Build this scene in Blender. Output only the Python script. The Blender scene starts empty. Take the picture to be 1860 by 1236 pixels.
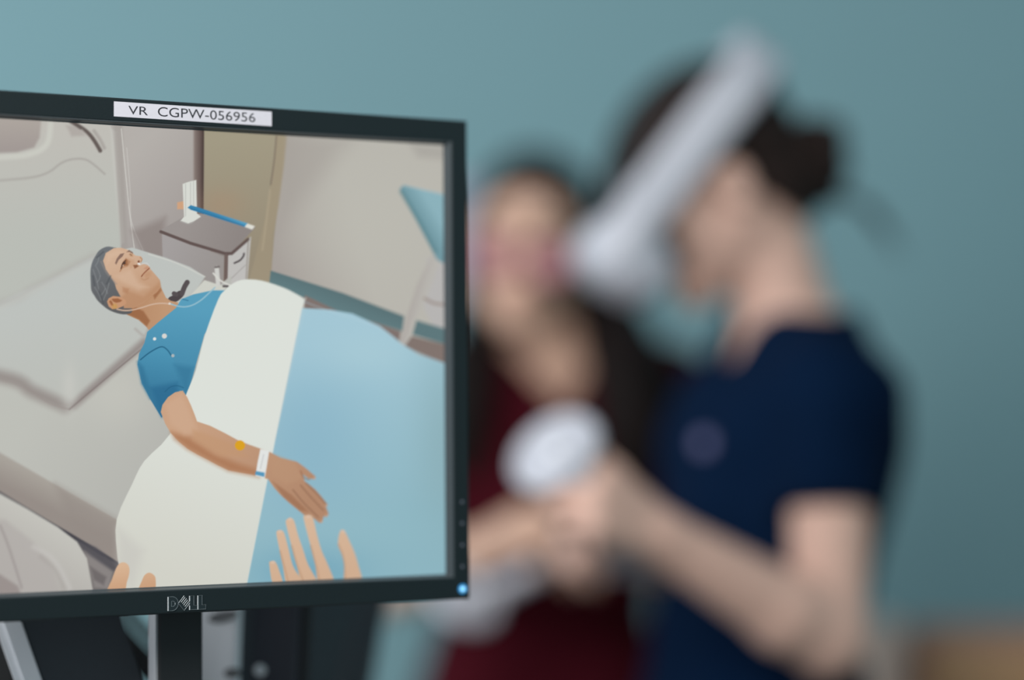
import bpy, math, random
import numpy as np

sc = bpy.context.scene
COL = sc.collection
rng = random.Random(7)

# ------------------------------------------------------------------ camera, world, lights, exposure
F_PX = 3786.0
EYE = np.array([0.0, 0.0, 1.36])
cam_d = bpy.data.cameras.new('camera')
cam = bpy.data.objects.new('camera', cam_d); COL.objects.link(cam)
cam.location = EYE; cam.rotation_euler = (math.pi/2, 0, 0)
cam_d.sensor_width = 36.0; cam_d.sensor_fit = 'HORIZONTAL'
cam_d.lens = F_PX/1860*36.0
cam_d.clip_start = 0.05
cam_d.dof.use_dof = True
cam_d.dof.focus_distance = 1.365
cam_d.dof.aperture_fstop = 1.1
sc.camera = cam

world = bpy.data.worlds.new('world'); sc.world = world; world.use_nodes = True
bg = world.node_tree.nodes['Background']
bg.inputs[0].default_value = (0.80, 0.90, 1.0, 1); bg.inputs[1].default_value = 0.36

def area(name, loc, target, sx, sy, power, col):
    d = bpy.data.lights.new(name, 'AREA'); d.shape = 'RECTANGLE'; d.size = sx; d.size_y = sy
    d.energy = power; d.color = col
    o = bpy.data.objects.new(name, d); COL.objects.link(o); o.location = loc
    v = np.array(target, float)-np.array(loc, float)
    import mathutils
    o.rotation_euler = mathutils.Vector(v).to_track_quat('-Z', 'Y').to_euler()
    return o
area('window_light', (-2.3, 1.55, 1.75), (0.2, 2.9, 1.3), 1.3, 1.4, 47, (0.93, 0.97, 1.0))
area('ceiling_light', (-0.5, -0.1, 2.62), (0.0, 2.0, 1.3), 1.4, 0.8, 50, (1.0, 0.96, 0.92))

sc.view_settings.view_transform = 'Standard'; sc.view_settings.look = 'None'
sc.view_settings.exposure = 0.0; sc.view_settings.gamma = 1.0
sc.view_settings.use_curve_mapping = False
sc.cycles.use_denoising = True

# ------------------------------------------------------------------ helpers
def lin(c):
    c = np.asarray(c, float)/255.0
    return np.where(c <= 0.04045, c/12.92, ((c+0.055)/1.055)**2.4)

def mat(name, rgb, rough=0.5, metal=0.0, noise=0.06, scale=40.0, bump=0.0, spec=0.5, sheen=0.0, emit=None, sss=0.0):
    """rgb is an sRGB 0-255 base colour; a little procedural variation on top"""
    m = bpy.data.materials.new(name); m.use_nodes = True
    nt = m.node_tree; b = nt.nodes['Principled BSDF']
    b.inputs['Roughness'].default_value = rough; b.inputs['Metallic'].default_value = metal
    b.inputs['Specular IOR Level'].default_value = spec
    if sheen: b.inputs['Sheen Weight'].default_value = sheen
    if sss:
        b.inputs['Subsurface Weight'].default_value = sss
        b.inputs['Subsurface Radius'].default_value = (0.012, 0.005, 0.003)
        b.inputs['Subsurface Scale'].default_value = 1.0
    l = lin(rgb)
    tc = nt.nodes.new('ShaderNodeTexCoord'); nz = nt.nodes.new('ShaderNodeTexNoise')
    nz.inputs['Scale'].default_value = scale; nz.inputs['Detail'].default_value = 4
    nt.links.new(tc.outputs['Object'], nz.inputs['Vector'])
    mx = nt.nodes.new('ShaderNodeMix'); mx.data_type = 'RGBA'
    mx.inputs[6].default_value = tuple(l*(1-noise))+(1,); mx.inputs[7].default_value = tuple(np.clip(l*(1+noise), 0, 1))+(1,)
    nt.links.new(nz.outputs[0], mx.inputs[0]); nt.links.new(mx.outputs[2], b.inputs['Base Color'])
    if bump:
        bp = nt.nodes.new('ShaderNodeBump'); bp.inputs['Strength'].default_value = bump
        bp.inputs['Distance'].default_value = 0.002
        nt.links.new(nz.outputs[0], bp.inputs['Height']); nt.links.new(bp.outputs[0], b.inputs['Normal'])
    if emit:
        b.inputs['Emission Color'].default_value = tuple(lin(emit[0]))+(1,)
        b.inputs['Emission Strength'].default_value = emit[1]
    return m

M = dict(
    wall=mat('teal_wall_paint', (122, 160, 167), 0.8, noise=0.025, scale=6),
    floor=mat('grey_vinyl_floor', (120, 118, 115), 0.5, scale=15),
    base=mat('dark_teal_baseboard', (60, 80, 84), 0.5),
    bezel=mat('black_monitor_plastic', (22, 33, 36), 0.5, noise=0.1, scale=900, bump=0.08, spec=0.25),
    bevel=mat('screenlit_bevel_plastic', (66, 74, 78), 0.32, noise=0.08, scale=600),  # colour lightened to stand in for light from the screen
    black=mat('black_plastic', (16, 20, 23), 0.5, noise=0.1, scale=300),
    cable=mat('black_rubber', (18, 22, 24), 0.6),
    char=mat('charcoal_plastic', (50, 58, 64), 0.55, noise=0.08, scale=300),
    charblue=mat('dark_grey_case', (46, 49, 60), 0.5, noise=0.06, scale=200),
    silver=mat('silver_aluminium', (240, 242, 245), 0.4, metal=0.1, noise=0.03),
    pale=mat('pale_grey_plastic', (246, 248, 252), 0.5, noise=0.03),
    glint=mat('column_glint_grey', (138, 141, 145), 0.5),
    palemid=mat('pale_grey_recess', (110, 112, 114), 0.6),
    tape=mat('white_label_tape', (214, 212, 220), 0.5, noise=0.04, scale=400),
    ink=mat('black_label_ink', (40, 42, 48), 0.6),
    logo=mat('glossy_black_emblem', (30, 38, 41), 0.25),
    logoedge=mat('grey_emblem_edge', (100, 110, 114), 0.3, metal=0.2),
    logobright=mat('emblem_edge_highlight', (205, 210, 212), 0.3, metal=0.2),  # bright copy of the emblem edge, painted as a highlight
    dot=mat('grey_button_mark', (92, 98, 110), 0.4),
    led=mat('blue_power_led', (120, 190, 230), 0.3, emit=((150, 215, 250), 1.0)),
    ledrim=mat('blue_led_rim', (40, 110, 160), 0.3, emit=((40, 125, 180), 0.8)),
    desk=mat('grey_laminate', (150, 150, 150), 0.5),
    deskleg=mat('dark_steel', (60, 62, 64), 0.4, metal=0.6),
    skin=mat('light_skin', (208, 171, 155), 0.55, noise=0.05, scale=25, spec=0.3),
    skin2=mat('warm_skin', (205, 168, 147), 0.55, noise=0.05, scale=25, spec=0.3),
    hair=mat('dark_brown_hair', (36, 26, 23), 0.65, noise=0.25, scale=120, spec=0.15),
    hair2=mat('black_brown_hair', (24, 18, 17), 0.7, noise=0.25, scale=120, spec=0.12),
    navy=mat('navy_cotton', (4, 23, 47), 0.95, noise=0.12, scale=18, spec=0.06),
    maroon=mat('maroon_cotton', (64, 14, 24), 0.95, noise=0.1, scale=18, spec=0.06),
    trouser=mat('dark_trouser_cloth', (30, 34, 44), 0.9),
    shoe=mat('white_trainer', (200, 200, 200), 0.6),
    white=mat('white_headset_plastic', (184, 187, 196), 0.45, noise=0.02),
    strap=mat('black_strap_fabric', (24, 30, 32), 0.85),
    foam=mat('dark_foam', (30, 34, 38), 0.9),
    eye=mat('eye_white', (225, 222, 218), 0.2), iris=mat('brown_iris', (60, 40, 28), 0.2),
    lip=mat('lip_skin', (178, 112, 110), 0.5), brow=mat('dark_brow', (50, 36, 30), 0.8),
    pink=mat('pink_tinted_lens', (180, 126, 132), 0.25, noise=0.03), pinkframe=mat('plum_frame', (140, 80, 100), 0.4),
    badge=mat('lavender_badge', (86, 88, 130), 0.5), badgerim=mat('grey_badge_rim', (120, 120, 150), 0.4),
    paper=mat('lavender_paper', (186, 188, 206), 0.8, noise=0.02),
    tan=mat('tan_upholstery', (180, 144, 108), 0.8, noise=0.08, scale=200, bump=0.2),
    frame=mat('greyish_pink_wood', (158, 124, 112), 0.6), post=mat('pale_pinkish_wood', (226, 194, 178), 0.6),
    chrome=mat('chrome_tube', (170, 172, 175), 0.25, metal=0.9),
)

def P(px, py, y):
    """the world point that sits at depth y along the sight line through a photo pixel"""
    return np.array([(px-930)/F_PX*y, y, 1.36-(py-618)/F_PX*y])

def tag(o, label=None, cat=None, group=None, kind=None):
    if label: o['label'] = label
    if cat: o['category'] = cat
    if group: o['group'] = group
    if kind: o['kind'] = kind
    return o

ROOTLOC = {}
def thing(name, loc, label, cat, group=None):
    o = bpy.data.objects.new(name, None); COL.objects.link(o); o.location = loc
    o.empty_display_size = 0.05
    ROOTLOC[o] = np.array(loc, float)
    return tag(o, label, cat, group)

def mesh_obj(name, V, faces, m, parent=None, smooth=True, label=None):
    """V in world coordinates; faces an (n,4) array or a list; children are stored relative to their thing"""
    root = np.zeros(3); q = parent
    while q is not None:
        if q in ROOTLOC: root = ROOTLOC[q]; break
        q = q.parent
    V = np.asarray(V, float)-root
    me = bpy.data.meshes.new(name)
    if isinstance(faces, np.ndarray):
        n, k = faces.shape
        me.vertices.add(len(V)); me.vertices.foreach_set('co', V.astype(np.float32).ravel())
        me.loops.add(n*k); me.loops.foreach_set('vertex_index', faces.astype(np.int32).ravel())
        me.polygons.add(n); me.polygons.foreach_set('loop_start', np.arange(0, n*k, k, dtype=np.int32))
        me.update(calc_edges=True); me.validate()
    else:
        me.from_pydata(V.tolist(), [], [list(f) for f in faces])
    if smooth: me.polygons.foreach_set('use_smooth', np.ones(len(me.polygons), bool))
    me.materials.append(m)
    o = bpy.data.objects.new(name, me); COL.objects.link(o)
    if parent is not None: o.parent = parent
    if label: o['label'] = label
    return o

class MB:
    """collects simple solids, as vertices and faces"""
    def __init__(s): s.V = []; s.F = []
    def add(s, V, F):
        n = len(s.V); s.V += [tuple(v) for v in V]; s.F += [tuple(i+n for i in f) for f in F]; return s
    def box(s, lo, hi, bev=0.0, X=None):
        import bmesh
        from mathutils import Matrix
        bm = bmesh.new(); bmesh.ops.create_cube(bm, size=1.0)
        lo = np.array(lo, float); hi = np.array(hi, float)
        for v in bm.verts:
            v.co = tuple(lo+(hi-lo)*(np.array(v.co)+0.5))
        if bev > 0: bmesh.ops.bevel(bm, geom=bm.edges[:], offset=bev, segments=2, profile=0.6, affect='EDGES')
        bm.verts.index_update()
        V = [np.array(v.co) for v in bm.verts]
        if X is not None: V = [X(v) for v in V]
        s.add(V, [[v.index for v in f.verts] for f in bm.faces]); bm.free(); return s
    def prism(s, poly, z0, z1, X=None):
        n = len(poly)
        V = [np.array([p[0], p[1], z0]) for p in poly]+[np.array([p[0], p[1], z1]) for p in poly]
        if X is not None: V = [X(v) for v in V]
        F = [list(range(n))[::-1], list(range(n, 2*n))]+[[i, (i+1) % n, n+(i+1) % n, n+i] for i in range(n)]
        return s.add(V, F)
    def tube(s, pts, r, n=10, closed=False):
        pts = [np.array(p, float) for p in pts]; k = len(pts)
        rr = r if hasattr(r, '__len__') else [r]*k
        prev = None; V = []
        for i, p in enumerate(pts):
            a = pts[(i-1) % k] if (i or closed) else pts[i]
            b = pts[(i+1) % k] if (i < k-1 or closed) else pts[i]
            t = b-a; t = t/np.linalg.norm(t)
            if prev is None:
                u = np.cross(t, [0.31, 0.2, 0.93]); u /= np.linalg.norm(u)
            else:
                u = prev-t*np.dot(prev, t); u /= np.linalg.norm(u)
            prev = u; w = np.cross(t, u)
            for j in range(n):
                q = 2*math.pi*j/n; V.append(p+rr[i]*(math.cos(q)*u+math.sin(q)*w))
        F = []
        for i in range(k if closed else k-1):
            for j in range(n):
                a, b = i*n+j, i*n+(j+1) % n; c, d = ((i+1) % k)*n+(j+1) % n, ((i+1) % k)*n+j
                F.append([a, b, c, d])
        if not closed: F += [list(range(n))[::-1], list(range((k-1)*n, k*n))]
        return s.add(V, F)
    def lathe(s, c, ax, prof, n=32):
        """prof: list of (distance along ax, radius)"""
        ax = np.array(ax, float); ax /= np.linalg.norm(ax)
        u = np.cross(ax, [0.3, 0.9, 0.31]); u /= np.linalg.norm(u); w = np.cross(ax, u)
        V = []; k = len(prof)
        for (h, r) in prof:
            for j in range(n):
                q = 2*math.pi*j/n; V.append(np.array(c)+ax*h+r*(math.cos(q)*u+math.sin(q)*w))
        F = [[i*n+j, i*n+(j+1) % n, (i+1)*n+(j+1) % n, (i+1)*n+j] for i in range(k-1) for j in range(n)]
        F += [list(range(n))[::-1], list(range((k-1)*n, k*n))]
        return s.add(V, F)
    def build(s, name, m, parent=None, smooth=False, label=None):
        o = mesh_obj(name, s.V, s.F, m, parent, smooth, label)
        if smooth == 'auto':
            me = o.data
            me.set_sharp_from_angle(angle=math.radians(35))
        return o

def ellipse_pts(a, b, n=24): return [(a*math.cos(2*math.pi*i/n), b*math.sin(2*math.pi*i/n)) for i in range(n)]

def spline(pts, n=6, closed=False):
    P_ = [np.array(p, float) for p in pts]; k = len(P_); out = []
    for i in range(k if closed else k-1):
        p0 = P_[(i-1) % k] if (closed or i > 0) else P_[0]
        p1 = P_[i]; p2 = P_[(i+1) % k]
        p3 = P_[(i+2) % k] if (closed or i < k-2) else P_[-1]
        for j in range(n):
            t = j/n
            out.append(0.5*((2*p1)+(-p0+p2)*t+(2*p0-5*p1+4*p2-p3)*t*t+(-p0+3*p1-3*p2+p3)*t**3))
    if not closed: out.append(P_[-1])
    return out

# ------------------------------------------------------------------ signed-distance sculpting
class SDF:
    def __init__(s, lo, hi, h):
        s.h = h; s.lo = np.array(lo, np.float32)
        s.n = np.ceil((np.array(hi)-np.array(lo))/h).astype(int)+1
        s.f = np.full(s.n, 1.0, np.float32)
    def win(s, lo, hi, pad):
        a = np.clip(np.floor((np.array(lo)-pad-s.lo)/s.h).astype(int), 0, s.n-1)
        b = np.clip(np.ceil((np.array(hi)+pad-s.lo)/s.h).astype(int)+1, 1, s.n)
        sl = tuple(slice(i, max(j, i+1)) for i, j in zip(a, b))
        ax = [s.lo[i]+s.h*np.arange(sl[i].start, sl[i].stop, dtype=np.float32) for i in range(3)]
        return sl, ax[0][:, None, None], ax[1][None, :, None], ax[2][None, None, :]
    def _u(s, sl, d, k):
        g = s.f[sl]
        if k > 0:
            hh = np.clip(0.5+0.5*(g-d)/k, 0, 1)
            s.f[sl] = g*(1-hh)+d*hh-k*hh*(1-hh)
        else: s.f[sl] = np.minimum(g, d)
    def _s(s, sl, d, k):
        g = s.f[sl]
        if k > 0:
            hh = np.clip(0.5-0.5*(g+d)/k, 0, 1)
            s.f[sl] = g*(1-hh)-d*hh+k*hh*(1-hh)
        else: s.f[sl] = np.maximum(g, -d)
    def d_cone(s, x, y, z, a, b, ra, rb):
        a = np.array(a, np.float32); b = np.array(b, np.float32); e = b-a; L = float(e@e)+1e-12
        t = np.clip(((x-a[0])*e[0]+(y-a[1])*e[1]+(z-a[2])*e[2])/L, 0, 1)
        return np.sqrt((x-a[0]-t*e[0])**2+(y-a[1]-t*e[1])**2+(z-a[2]-t*e[2])**2)-(ra+(rb-ra)*t)
    def cone(s, a, b, ra, rb, k=0.01, cut=False, clip=None):
        """clip = (point, normal): keep only the side the normal points away from"""
        R = max(ra, rb); pad = R+max(3*k, 0.02)
        sl, x, y, z = s.win(np.minimum(a, b), np.maximum(a, b), pad)
        d = s.d_cone(x, y, z, a, b, ra, rb)
        if clip is not None:
            p, n = clip; d = np.maximum(d, (x-p[0])*n[0]+(y-p[1])*n[1]+(z-p[2])*n[2])
        (s._s if cut else s._u)(sl, d, k)
        return s
    def ell(s, c, r, R=None, k=0.01, cut=False, clips=()):
        R = np.eye(3) if R is None else R        # rows: the ellipsoid's own axes in world
        m = max(r); sl, x, y, z = s.win(c, c, m+max(3*k, 0.02))
        X, Y, Z = x-c[0], y-c[1], z-c[2]
        q = [(R[i][0]*X+R[i][1]*Y+R[i][2]*Z)/r[i] for i in range(3)]
        k0 = np.sqrt(q[0]**2+q[1]**2+q[2]**2)
        k1 = np.sqrt((q[0]/r[0])**2+(q[1]/r[1])**2+(q[2]/r[2])**2)+1e-6
        d = k0*(k0-1)/k1
        for (p, n) in clips: d = np.maximum(d, (x-p[0])*n[0]+(y-p[1])*n[1]+(z-p[2])*n[2])
        (s._s if cut else s._u)(sl, d, k)
        return s
    def rbox(s, c, half, R, rad, k=0.0, cut=False):
        m = float(np.linalg.norm(half)); sl, x, y, z = s.win(c, c, m+0.02)
        X, Y, Z = x-c[0], y-c[1], z-c[2]
        q = [np.abs(R[i][0]*X+R[i][1]*Y+R[i][2]*Z)-(half[i]-rad) for i in range(3)]
        d = np.sqrt(sum(np.maximum(v, 0)**2 for v in q))+np.minimum(np.maximum(np.maximum(q[0], q[1]), q[2]), 0)-rad
        (s._s if cut else s._u)(sl, d, k)
        return s
    def torso(s, O, Fw, Lw, secs, grow=0.0, k=0.02, zlo=None, zhi=None):
        """secs: (z, forward offset, lateral half, depth half) going up"""
        zz = np.array([q[0] for q in secs]); w = 0.3
        sl, x, y, z = s.win([O[0]-w, O[1]-w, zz[0]], [O[0]+w, O[1]+w, zz[-1]], 0.06)
        zr = z.ravel()
        zs = np.clip(zr, zz[0], zz[-1])
        def it(i):
            v = np.array([q[i] for q in secs]); zf = np.linspace(zz[0], zz[-1], 200); vf = np.interp(zf, zz, v)
            ker = np.hanning(15); ker /= ker.sum()
            vf = np.convolve(np.pad(vf, 7, 'edge'), ker, 'valid')
            return np.interp(zs, zf, vf).astype(np.float32)[None, None, :]
        off, a, b = it(1), it(2)+grow, it(3)+grow
        fx = (x-O[0])*Fw[0]+(y-O[1])*Fw[1]-off; lx = (x-O[0])*Lw[0]+(y-O[1])*Lw[1]
        e = 2.3
        rr = (np.abs(lx/a)**e+np.abs(fx/b)**e)**(1/e)
        d = (rr-1)*np.minimum(a, b)*0.9
        lo = zz[0] if zlo is None else zlo; hi = zz[-1] if zhi is None else zhi
        d = np.maximum(d, np.maximum(lo-z, z-hi))
        s._u(sl, d, k); return s
    def cutfun(s, lo, hi, fun, k=0.0):
        sl, x, y, z = s.win(lo, hi, 0.0); s._s(sl, fun(x, y, z)+0*(x+y+z), k); return s
    def wobble(s, amp, freq, seed=0):
        r = np.random.RandomState(seed)
        ax = [s.lo[i]+s.h*np.arange(s.n[i], dtype=np.float32) for i in range(3)]
        d = np.zeros(s.n, np.float32)
        for _ in range(4):
            v = r.randn(3)*freq; p = r.rand()*6.28
            d += np.sin(v[0]*ax[0][:, None, None]+v[1]*ax[1][None, :, None]+v[2]*ax[2][None, None, :]+p)
        s.f += amp*d/2; return s
    def mesh(s):
        f = s.f; f[0] = f[-1] = 1; f[:, 0] = f[:, -1] = 1; f[:, :, 0] = f[:, :, -1] = 1
        sg = f < 0; nx, ny, nz = s.n
        cnt = np.zeros((nx-1, ny-1, nz-1), np.int8)
        offs = [(i, j, k) for i in (0, 1) for j in (0, 1) for k in (0, 1)]
        for i, j, k in offs: cnt += sg[i:nx-1+i, j:ny-1+j, k:nz-1+k]
        act = (cnt > 0) & (cnt < 8); ii, jj, kk = np.nonzero(act)
        idx = np.full(act.shape, -1, np.int64); idx[act] = np.arange(len(ii))
        val = {o: f[ii+o[0], jj+o[1], kk+o[2]] for o in offs}
        acc = np.zeros((len(ii), 3)); num = np.zeros(len(ii))
        for o in offs:
            for a in range(3):
                if o[a] == 0:
                    q = list(o); q[a] = 1; q = tuple(q)
                    va, vb = val[o], val[q]; cr = (va < 0) != (vb < 0)
                    t = np.where(cr, va/np.where(cr, va-vb, 1), 0)
                    p = np.repeat(np.array([o], float), len(ii), 0); p[:, a] = t
                    acc[cr] += p[cr]; num += cr
        V = (np.stack([ii, jj, kk], 1)+acc/num[:, None])*s.h+s.lo
        Q = []
        for a in range(3):
            b, c = (a+1) % 3, (a+2) % 3
            s0 = [slice(None)]*3; s1 = [slice(None)]*3
            s0[a] = slice(0, -1); s1[a] = slice(1, None)
            A, B = sg[tuple(s0)], sg[tuple(s1)]
            e = np.stack(np.nonzero(A != B), 1)
            ok = (e[:, b] > 0) & (e[:, c] > 0) & (e[:, b] < s.n[b]-1) & (e[:, c] < s.n[c]-1); e = e[ok]
            def cell(db, dc):
                g = e.copy(); g[:, b] += db; g[:, c] += dc; return idx[g[:, 0], g[:, 1], g[:, 2]]
            q = np.stack([cell(-1, -1), cell(0, -1), cell(0, 0), cell(-1, 0)], 1)
            flip = ~A[e[:, 0], e[:, 1], e[:, 2]]
            q[flip] = q[flip][:, ::-1]; Q.append(q)
        return V, np.concatenate(Q)
    def build(s, name, m, parent=None, label=None):
        V, Q = s.mesh(); return mesh_obj(name, V, Q, m, parent, True, label)

def nrm(v): v = np.array(v, float); return v/np.linalg.norm(v)

# ------------------------------------------------------------------ the room
def struct(name, mb, m): return tag(mb.build(name, m), kind='structure')
struct('floor', MB().box((-4.5, -1.5, -0.1), (4.5, 3.75, 0.0)), M['floor'])
struct('wall_back', MB().box((-4.5, 3.75, -0.1), (4.5, 3.9, 2.7)), M['wall'])
struct('unseen_wall_right', MB().box((1.25, -1.5, -0.1), (1.4, 3.75, 2.7)), M['wall'])  # out of view, added to block ambient light and dim the back wall's right
struct('baseboard_back', MB().box((-4.5, 3.735, 0.0), (1.25, 3.75, 0.1), 0.004), M['base'])

# ------------------------------------------------------------------ work table under the monitor
DZ = 1.02
t = thing('standing_desk', (-0.25, 1.5, 0), 'grey laminate standing desk that carries the monitor and the computer cases', 'desk')
MB().box((-0.85, 1.12, DZ-0.03), (0.18, 1.95, DZ), 0.004).build('tabletop', M['desk'], t)
for x in (-0.8, 0.13):
    for y in (1.17, 1.9):
        MB().box((x-0.02, y-0.02, 0), (x+0.02, y+0.02, DZ-0.03), 0.003).build('leg', M['deskleg'], t)

# ------------------------------------------------------------------ the monitor
R0 = np.array([[0.88887014, -0.006978, -0.45810609], [-0.01153771, 0.99922599, -0.03760729], [0.45801393, 0.03871349, 0.88810163]])
T0 = np.array([-214.72138367, -10.98288207, 1374.72423504])
def MX(v):
    """monitor millimetres (right, up, towards the viewer) to world metres"""
    q = R0@np.array([v[0], v[1], -v[2]])+T0
    return np.array([q[0], q[2], 1360+q[1]])/1000.0
nF = nrm(MX((0, 0, 1))-MX((0, 0, 0)))
base_c = MX((0, -168, -60)); base_c = np.array([base_c[0], base_c[1], DZ])
mon = thing('computer_monitor', base_c, 'black desktop monitor with a white asset tag, showing a patient in a hospital bed', 'monitor')
OW, OH, IW, IH, BW, BH = 205.2, 168.2, 188.3, 150.6, 193.0, 153.0
# front frame: ring with rounded edges, flat front, and a sloping inner bevel as a part of its own
def ring(outer, inner):
    (ow, oh, oz), (iw, ih, iz) = outer, inner
    V = [(-ow, -oh, oz), (ow, -oh, oz), (ow, oh, oz), (-ow, oh, oz), (-iw, -ih, iz), (iw, -ih, iz), (iw, ih, iz), (-iw, ih, iz)]
    F = [[i, (i+1) % 4, 4+(i+1) % 4, 4+i] for i in range(4)]
    return V, F
mb = MB()
prof = [(OW, OH, -22), (OW, OH, 2.8), (OW-0.4, OH-0.4, 3.6), (OW-1.2, OH-1.2, 4.0), (BW+0.5, BH+0.5, 4.0), (BW, BH, 3.6)]
for a, b in zip(prof[:-1], prof[1:]):
    V, F = ring(a, b); mb.add([MX(v) for v in V], F)
mb.build('bezel', M['bezel'], mon)
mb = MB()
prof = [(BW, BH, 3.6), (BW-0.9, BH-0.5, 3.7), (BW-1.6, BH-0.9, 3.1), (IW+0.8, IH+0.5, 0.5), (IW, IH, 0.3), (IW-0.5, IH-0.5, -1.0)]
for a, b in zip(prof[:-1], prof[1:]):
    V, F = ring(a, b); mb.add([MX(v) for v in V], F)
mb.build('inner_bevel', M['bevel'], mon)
mb = MB(); mb.box((-OW+1, -OH+1, -30), (OW-1, OH-1, -6), 3, MX); mb.box((-120, -110, -58), (120, 110, -28), 8, MX)
mb.build('back_shell', M['black'], mon)
# stand: black column straight under the middle, on a flat foot
col = thing
def stand(name, lo, hi, m, bev, parent=mon):
    mb = MB(); mb.box(lo, hi, bev, MX); return mb.build(name, m, parent)
dzb = -168.2-(MX((0, -168.2, 0))[2]-DZ)*1000
stand('stand_column', (-8, dzb+12, -54), (23.5, -60, -36), M['black'], 2)
stand('column_glint', (-9.5, dzb+12, -53), (-7.5, -62, -37), M['glint'], 0.4)['label'] = 'painted pale grey trim along the column'  # thin pale strip stands in for light reflected off the column's side
mb = MB(); mb.lathe((base_c[0], base_c[1], DZ+0.0005), (0, 0, 1), [(0, 0.10), (0.006, 0.10), (0.010, 0.094), (0.016, 0.04)], 48)
mb.build('stand_base', M['black'], mon, 'auto')

# ---- the picture on the screen: a colour per point of a fine mesh, drawn as vector shapes
us = np.concatenate([np.linspace(-IW, -126, 40)[:-1], np.linspace(-126, IW, 660)])
vs = np.linspace(-IH, IH, 690)
U, W_ = np.meshgrid(us, vs)
q = np.einsum('ij,jkl->ikl', R0, np.stack([U, W_, np.zeros_like(U)]))+T0[:, None, None]
GX = (930+F_PX*q[0]/q[2]).ravel().astype(np.float32); GY = (618-F_PX*q[1]/q[2]).ravel().astype(np.float32)
PIC = np.zeros((GX.size, 3), np.float32); PIC[:] = (176, 172, 166)

def _seg(x, y, a, b):
    e0, e1 = b[0]-a[0], b[1]-a[1]; L = e0*e0+e1*e1+1e-9
    t = np.clip(((x-a[0])*e0+(y-a[1])*e1)/L, 0, 1)
    return (x-a[0]-t*e0)**2+(y-a[1]-t*e1)**2
def _col(c, x, y):
    if len(c) == 3: return np.array(c, np.float32)
    c0, c1, p0, p1 = c
    e0, e1 = p1[0]-p0[0], p1[1]-p0[1]
    t = np.clip(((x-p0[0])*e0+(y-p0[1])*e1)/(e0*e0+e1*e1), 0, 1)[:, None]
    return np.array(c0, np.float32)*(1-t)+np.array(c1, np.float32)*t
def poly(pts, c, soft=1.6, alpha=1.0, smooth=0):
    if smooth: pts = spline(pts, smooth, True)
    pts = [(float(p[0]), float(p[1])) for p in pts]
    xs = [p[0] for p in pts]; ys = [p[1] for p in pts]; pad = soft+1
    m = np.nonzero((GX > min(xs)-pad) & (GX < max(xs)+pad) & (GY > min(ys)-pad) & (GY < max(ys)+pad))[0]
    x, y = GX[m], GY[m]
    d2 = np.full(x.shape, 1e9, np.float32); ins = np.zeros(x.shape, bool)
    for a, b in zip(pts, pts[1:]+pts[:1]):
        d2 = np.minimum(d2, _seg(x, y, a, b))
        if a[1] != b[1]:
            ins ^= ((a[1] > y) != (b[1] > y)) & (x < (b[0]-a[0])*(y-a[1])/(b[1]-a[1])+a[0])
    d = np.sqrt(d2); d = np.where(ins, -d, d)
    al = np.clip(0.5-d/(soft+1e-6), 0, 1); al = (al*al*(3-2*al)*alpha)[:, None]
    PIC[m] = PIC[m]*(1-al)+_col(c, x, y)*al
def line(pts, w, c, soft=1.6, alpha=1.0, smooth=6):
    if smooth: pts = spline(pts, smooth)
    pts = [(float(p[0]), float(p[1])) for p in pts]
    xs = [p[0] for p in pts]; ys = [p[1] for p in pts]; pad = soft+w
    m = np.nonzero((GX > min(xs)-pad) & (GX < max(xs)+pad) & (GY > min(ys)-pad) & (GY < max(ys)+pad))[0]
    x, y = GX[m], GY[m]; d2 = np.full(x.shape, 1e9, np.float32)
    for a, b in zip(pts[:-1], pts[1:]): d2 = np.minimum(d2, _seg(x, y, a, b))
    al = np.clip(0.5-(np.sqrt(d2)-w/2)/(soft+1e-6), 0, 1); al = (al*al*(3-2*al)*alpha)[:, None]
    PIC[m] = PIC[m]*(1-al)+_col(c, x, y)*al
def disc(cx, cy, r, c, soft=1.5, alpha=1.0, ry=None, rot=0.0):
    ry = r if ry is None else ry
    poly([(cx+r*math.cos(a)*math.cos(rot)-ry*math.sin(a)*math.sin(rot), cy+r*math.cos(a)*math.sin(rot)+ry*math.sin(a)*math.cos(rot))
          for a in np.linspace(0, 2*math.pi, 25)[:-1]], c, soft, alpha)
def glow(cx, cy, rx, ry, c, alpha=1.0):
    m = np.nonzero((np.abs(GX-cx) < 2.6*rx) & (np.abs(GY-cy) < 2.6*ry))[0]
    e = ((GX[m]-cx)/rx)**2+((GY[m]-cy)/ry)**2
    al = (np.maximum(np.exp(-e)-0.0012, 0)*alpha)[:, None]
    PIC[m] = PIC[m]*(1-al)+np.array(c, np.float32)*al
def z(ox, oy, s, pts): return [(ox+p[0]/s, oy+p[1]/s) for p in pts]
S = 4.039
def c1(*p): return z(0, 150, S, p)
def c2(*p): return z(400, 150, S, p)
def c3(*p): return z(0, 420, S, p)
def c4(*p): return z(400, 420, S, p)
def c5(*p): return z(0, 700, S, p)
def c6(*p): return z(400, 700, S, p)
def c7(*p): return z(0, 930, S, p)
def c8(*p): return z(400, 930, S, p)
def f5(*p): return z(150, 420, 6.867, p)

# room walls in the picture
poly([(200, 200), (372, 200), (372, 470), (300, 520), (200, 520)], ((178, 173, 168), (160, 153, 150), (225, 300), (350, 420)))
poly([(480, 200), (830, 200), (830, 680), (480, 560)], ((160, 152, 147), (182, 179, 171), (490, 420), (640, 380)), 3)
glow(680, 395, 170, 150, (186, 184, 175), 0.8)
poly([(745, 262), (810, 268), (810, 290), (760, 285)], (160, 156, 150), 22, 0.6)
poly([(500, 240), (640, 250), (600, 300), (505, 420)], (160, 154, 148), 60, 0.5)
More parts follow.
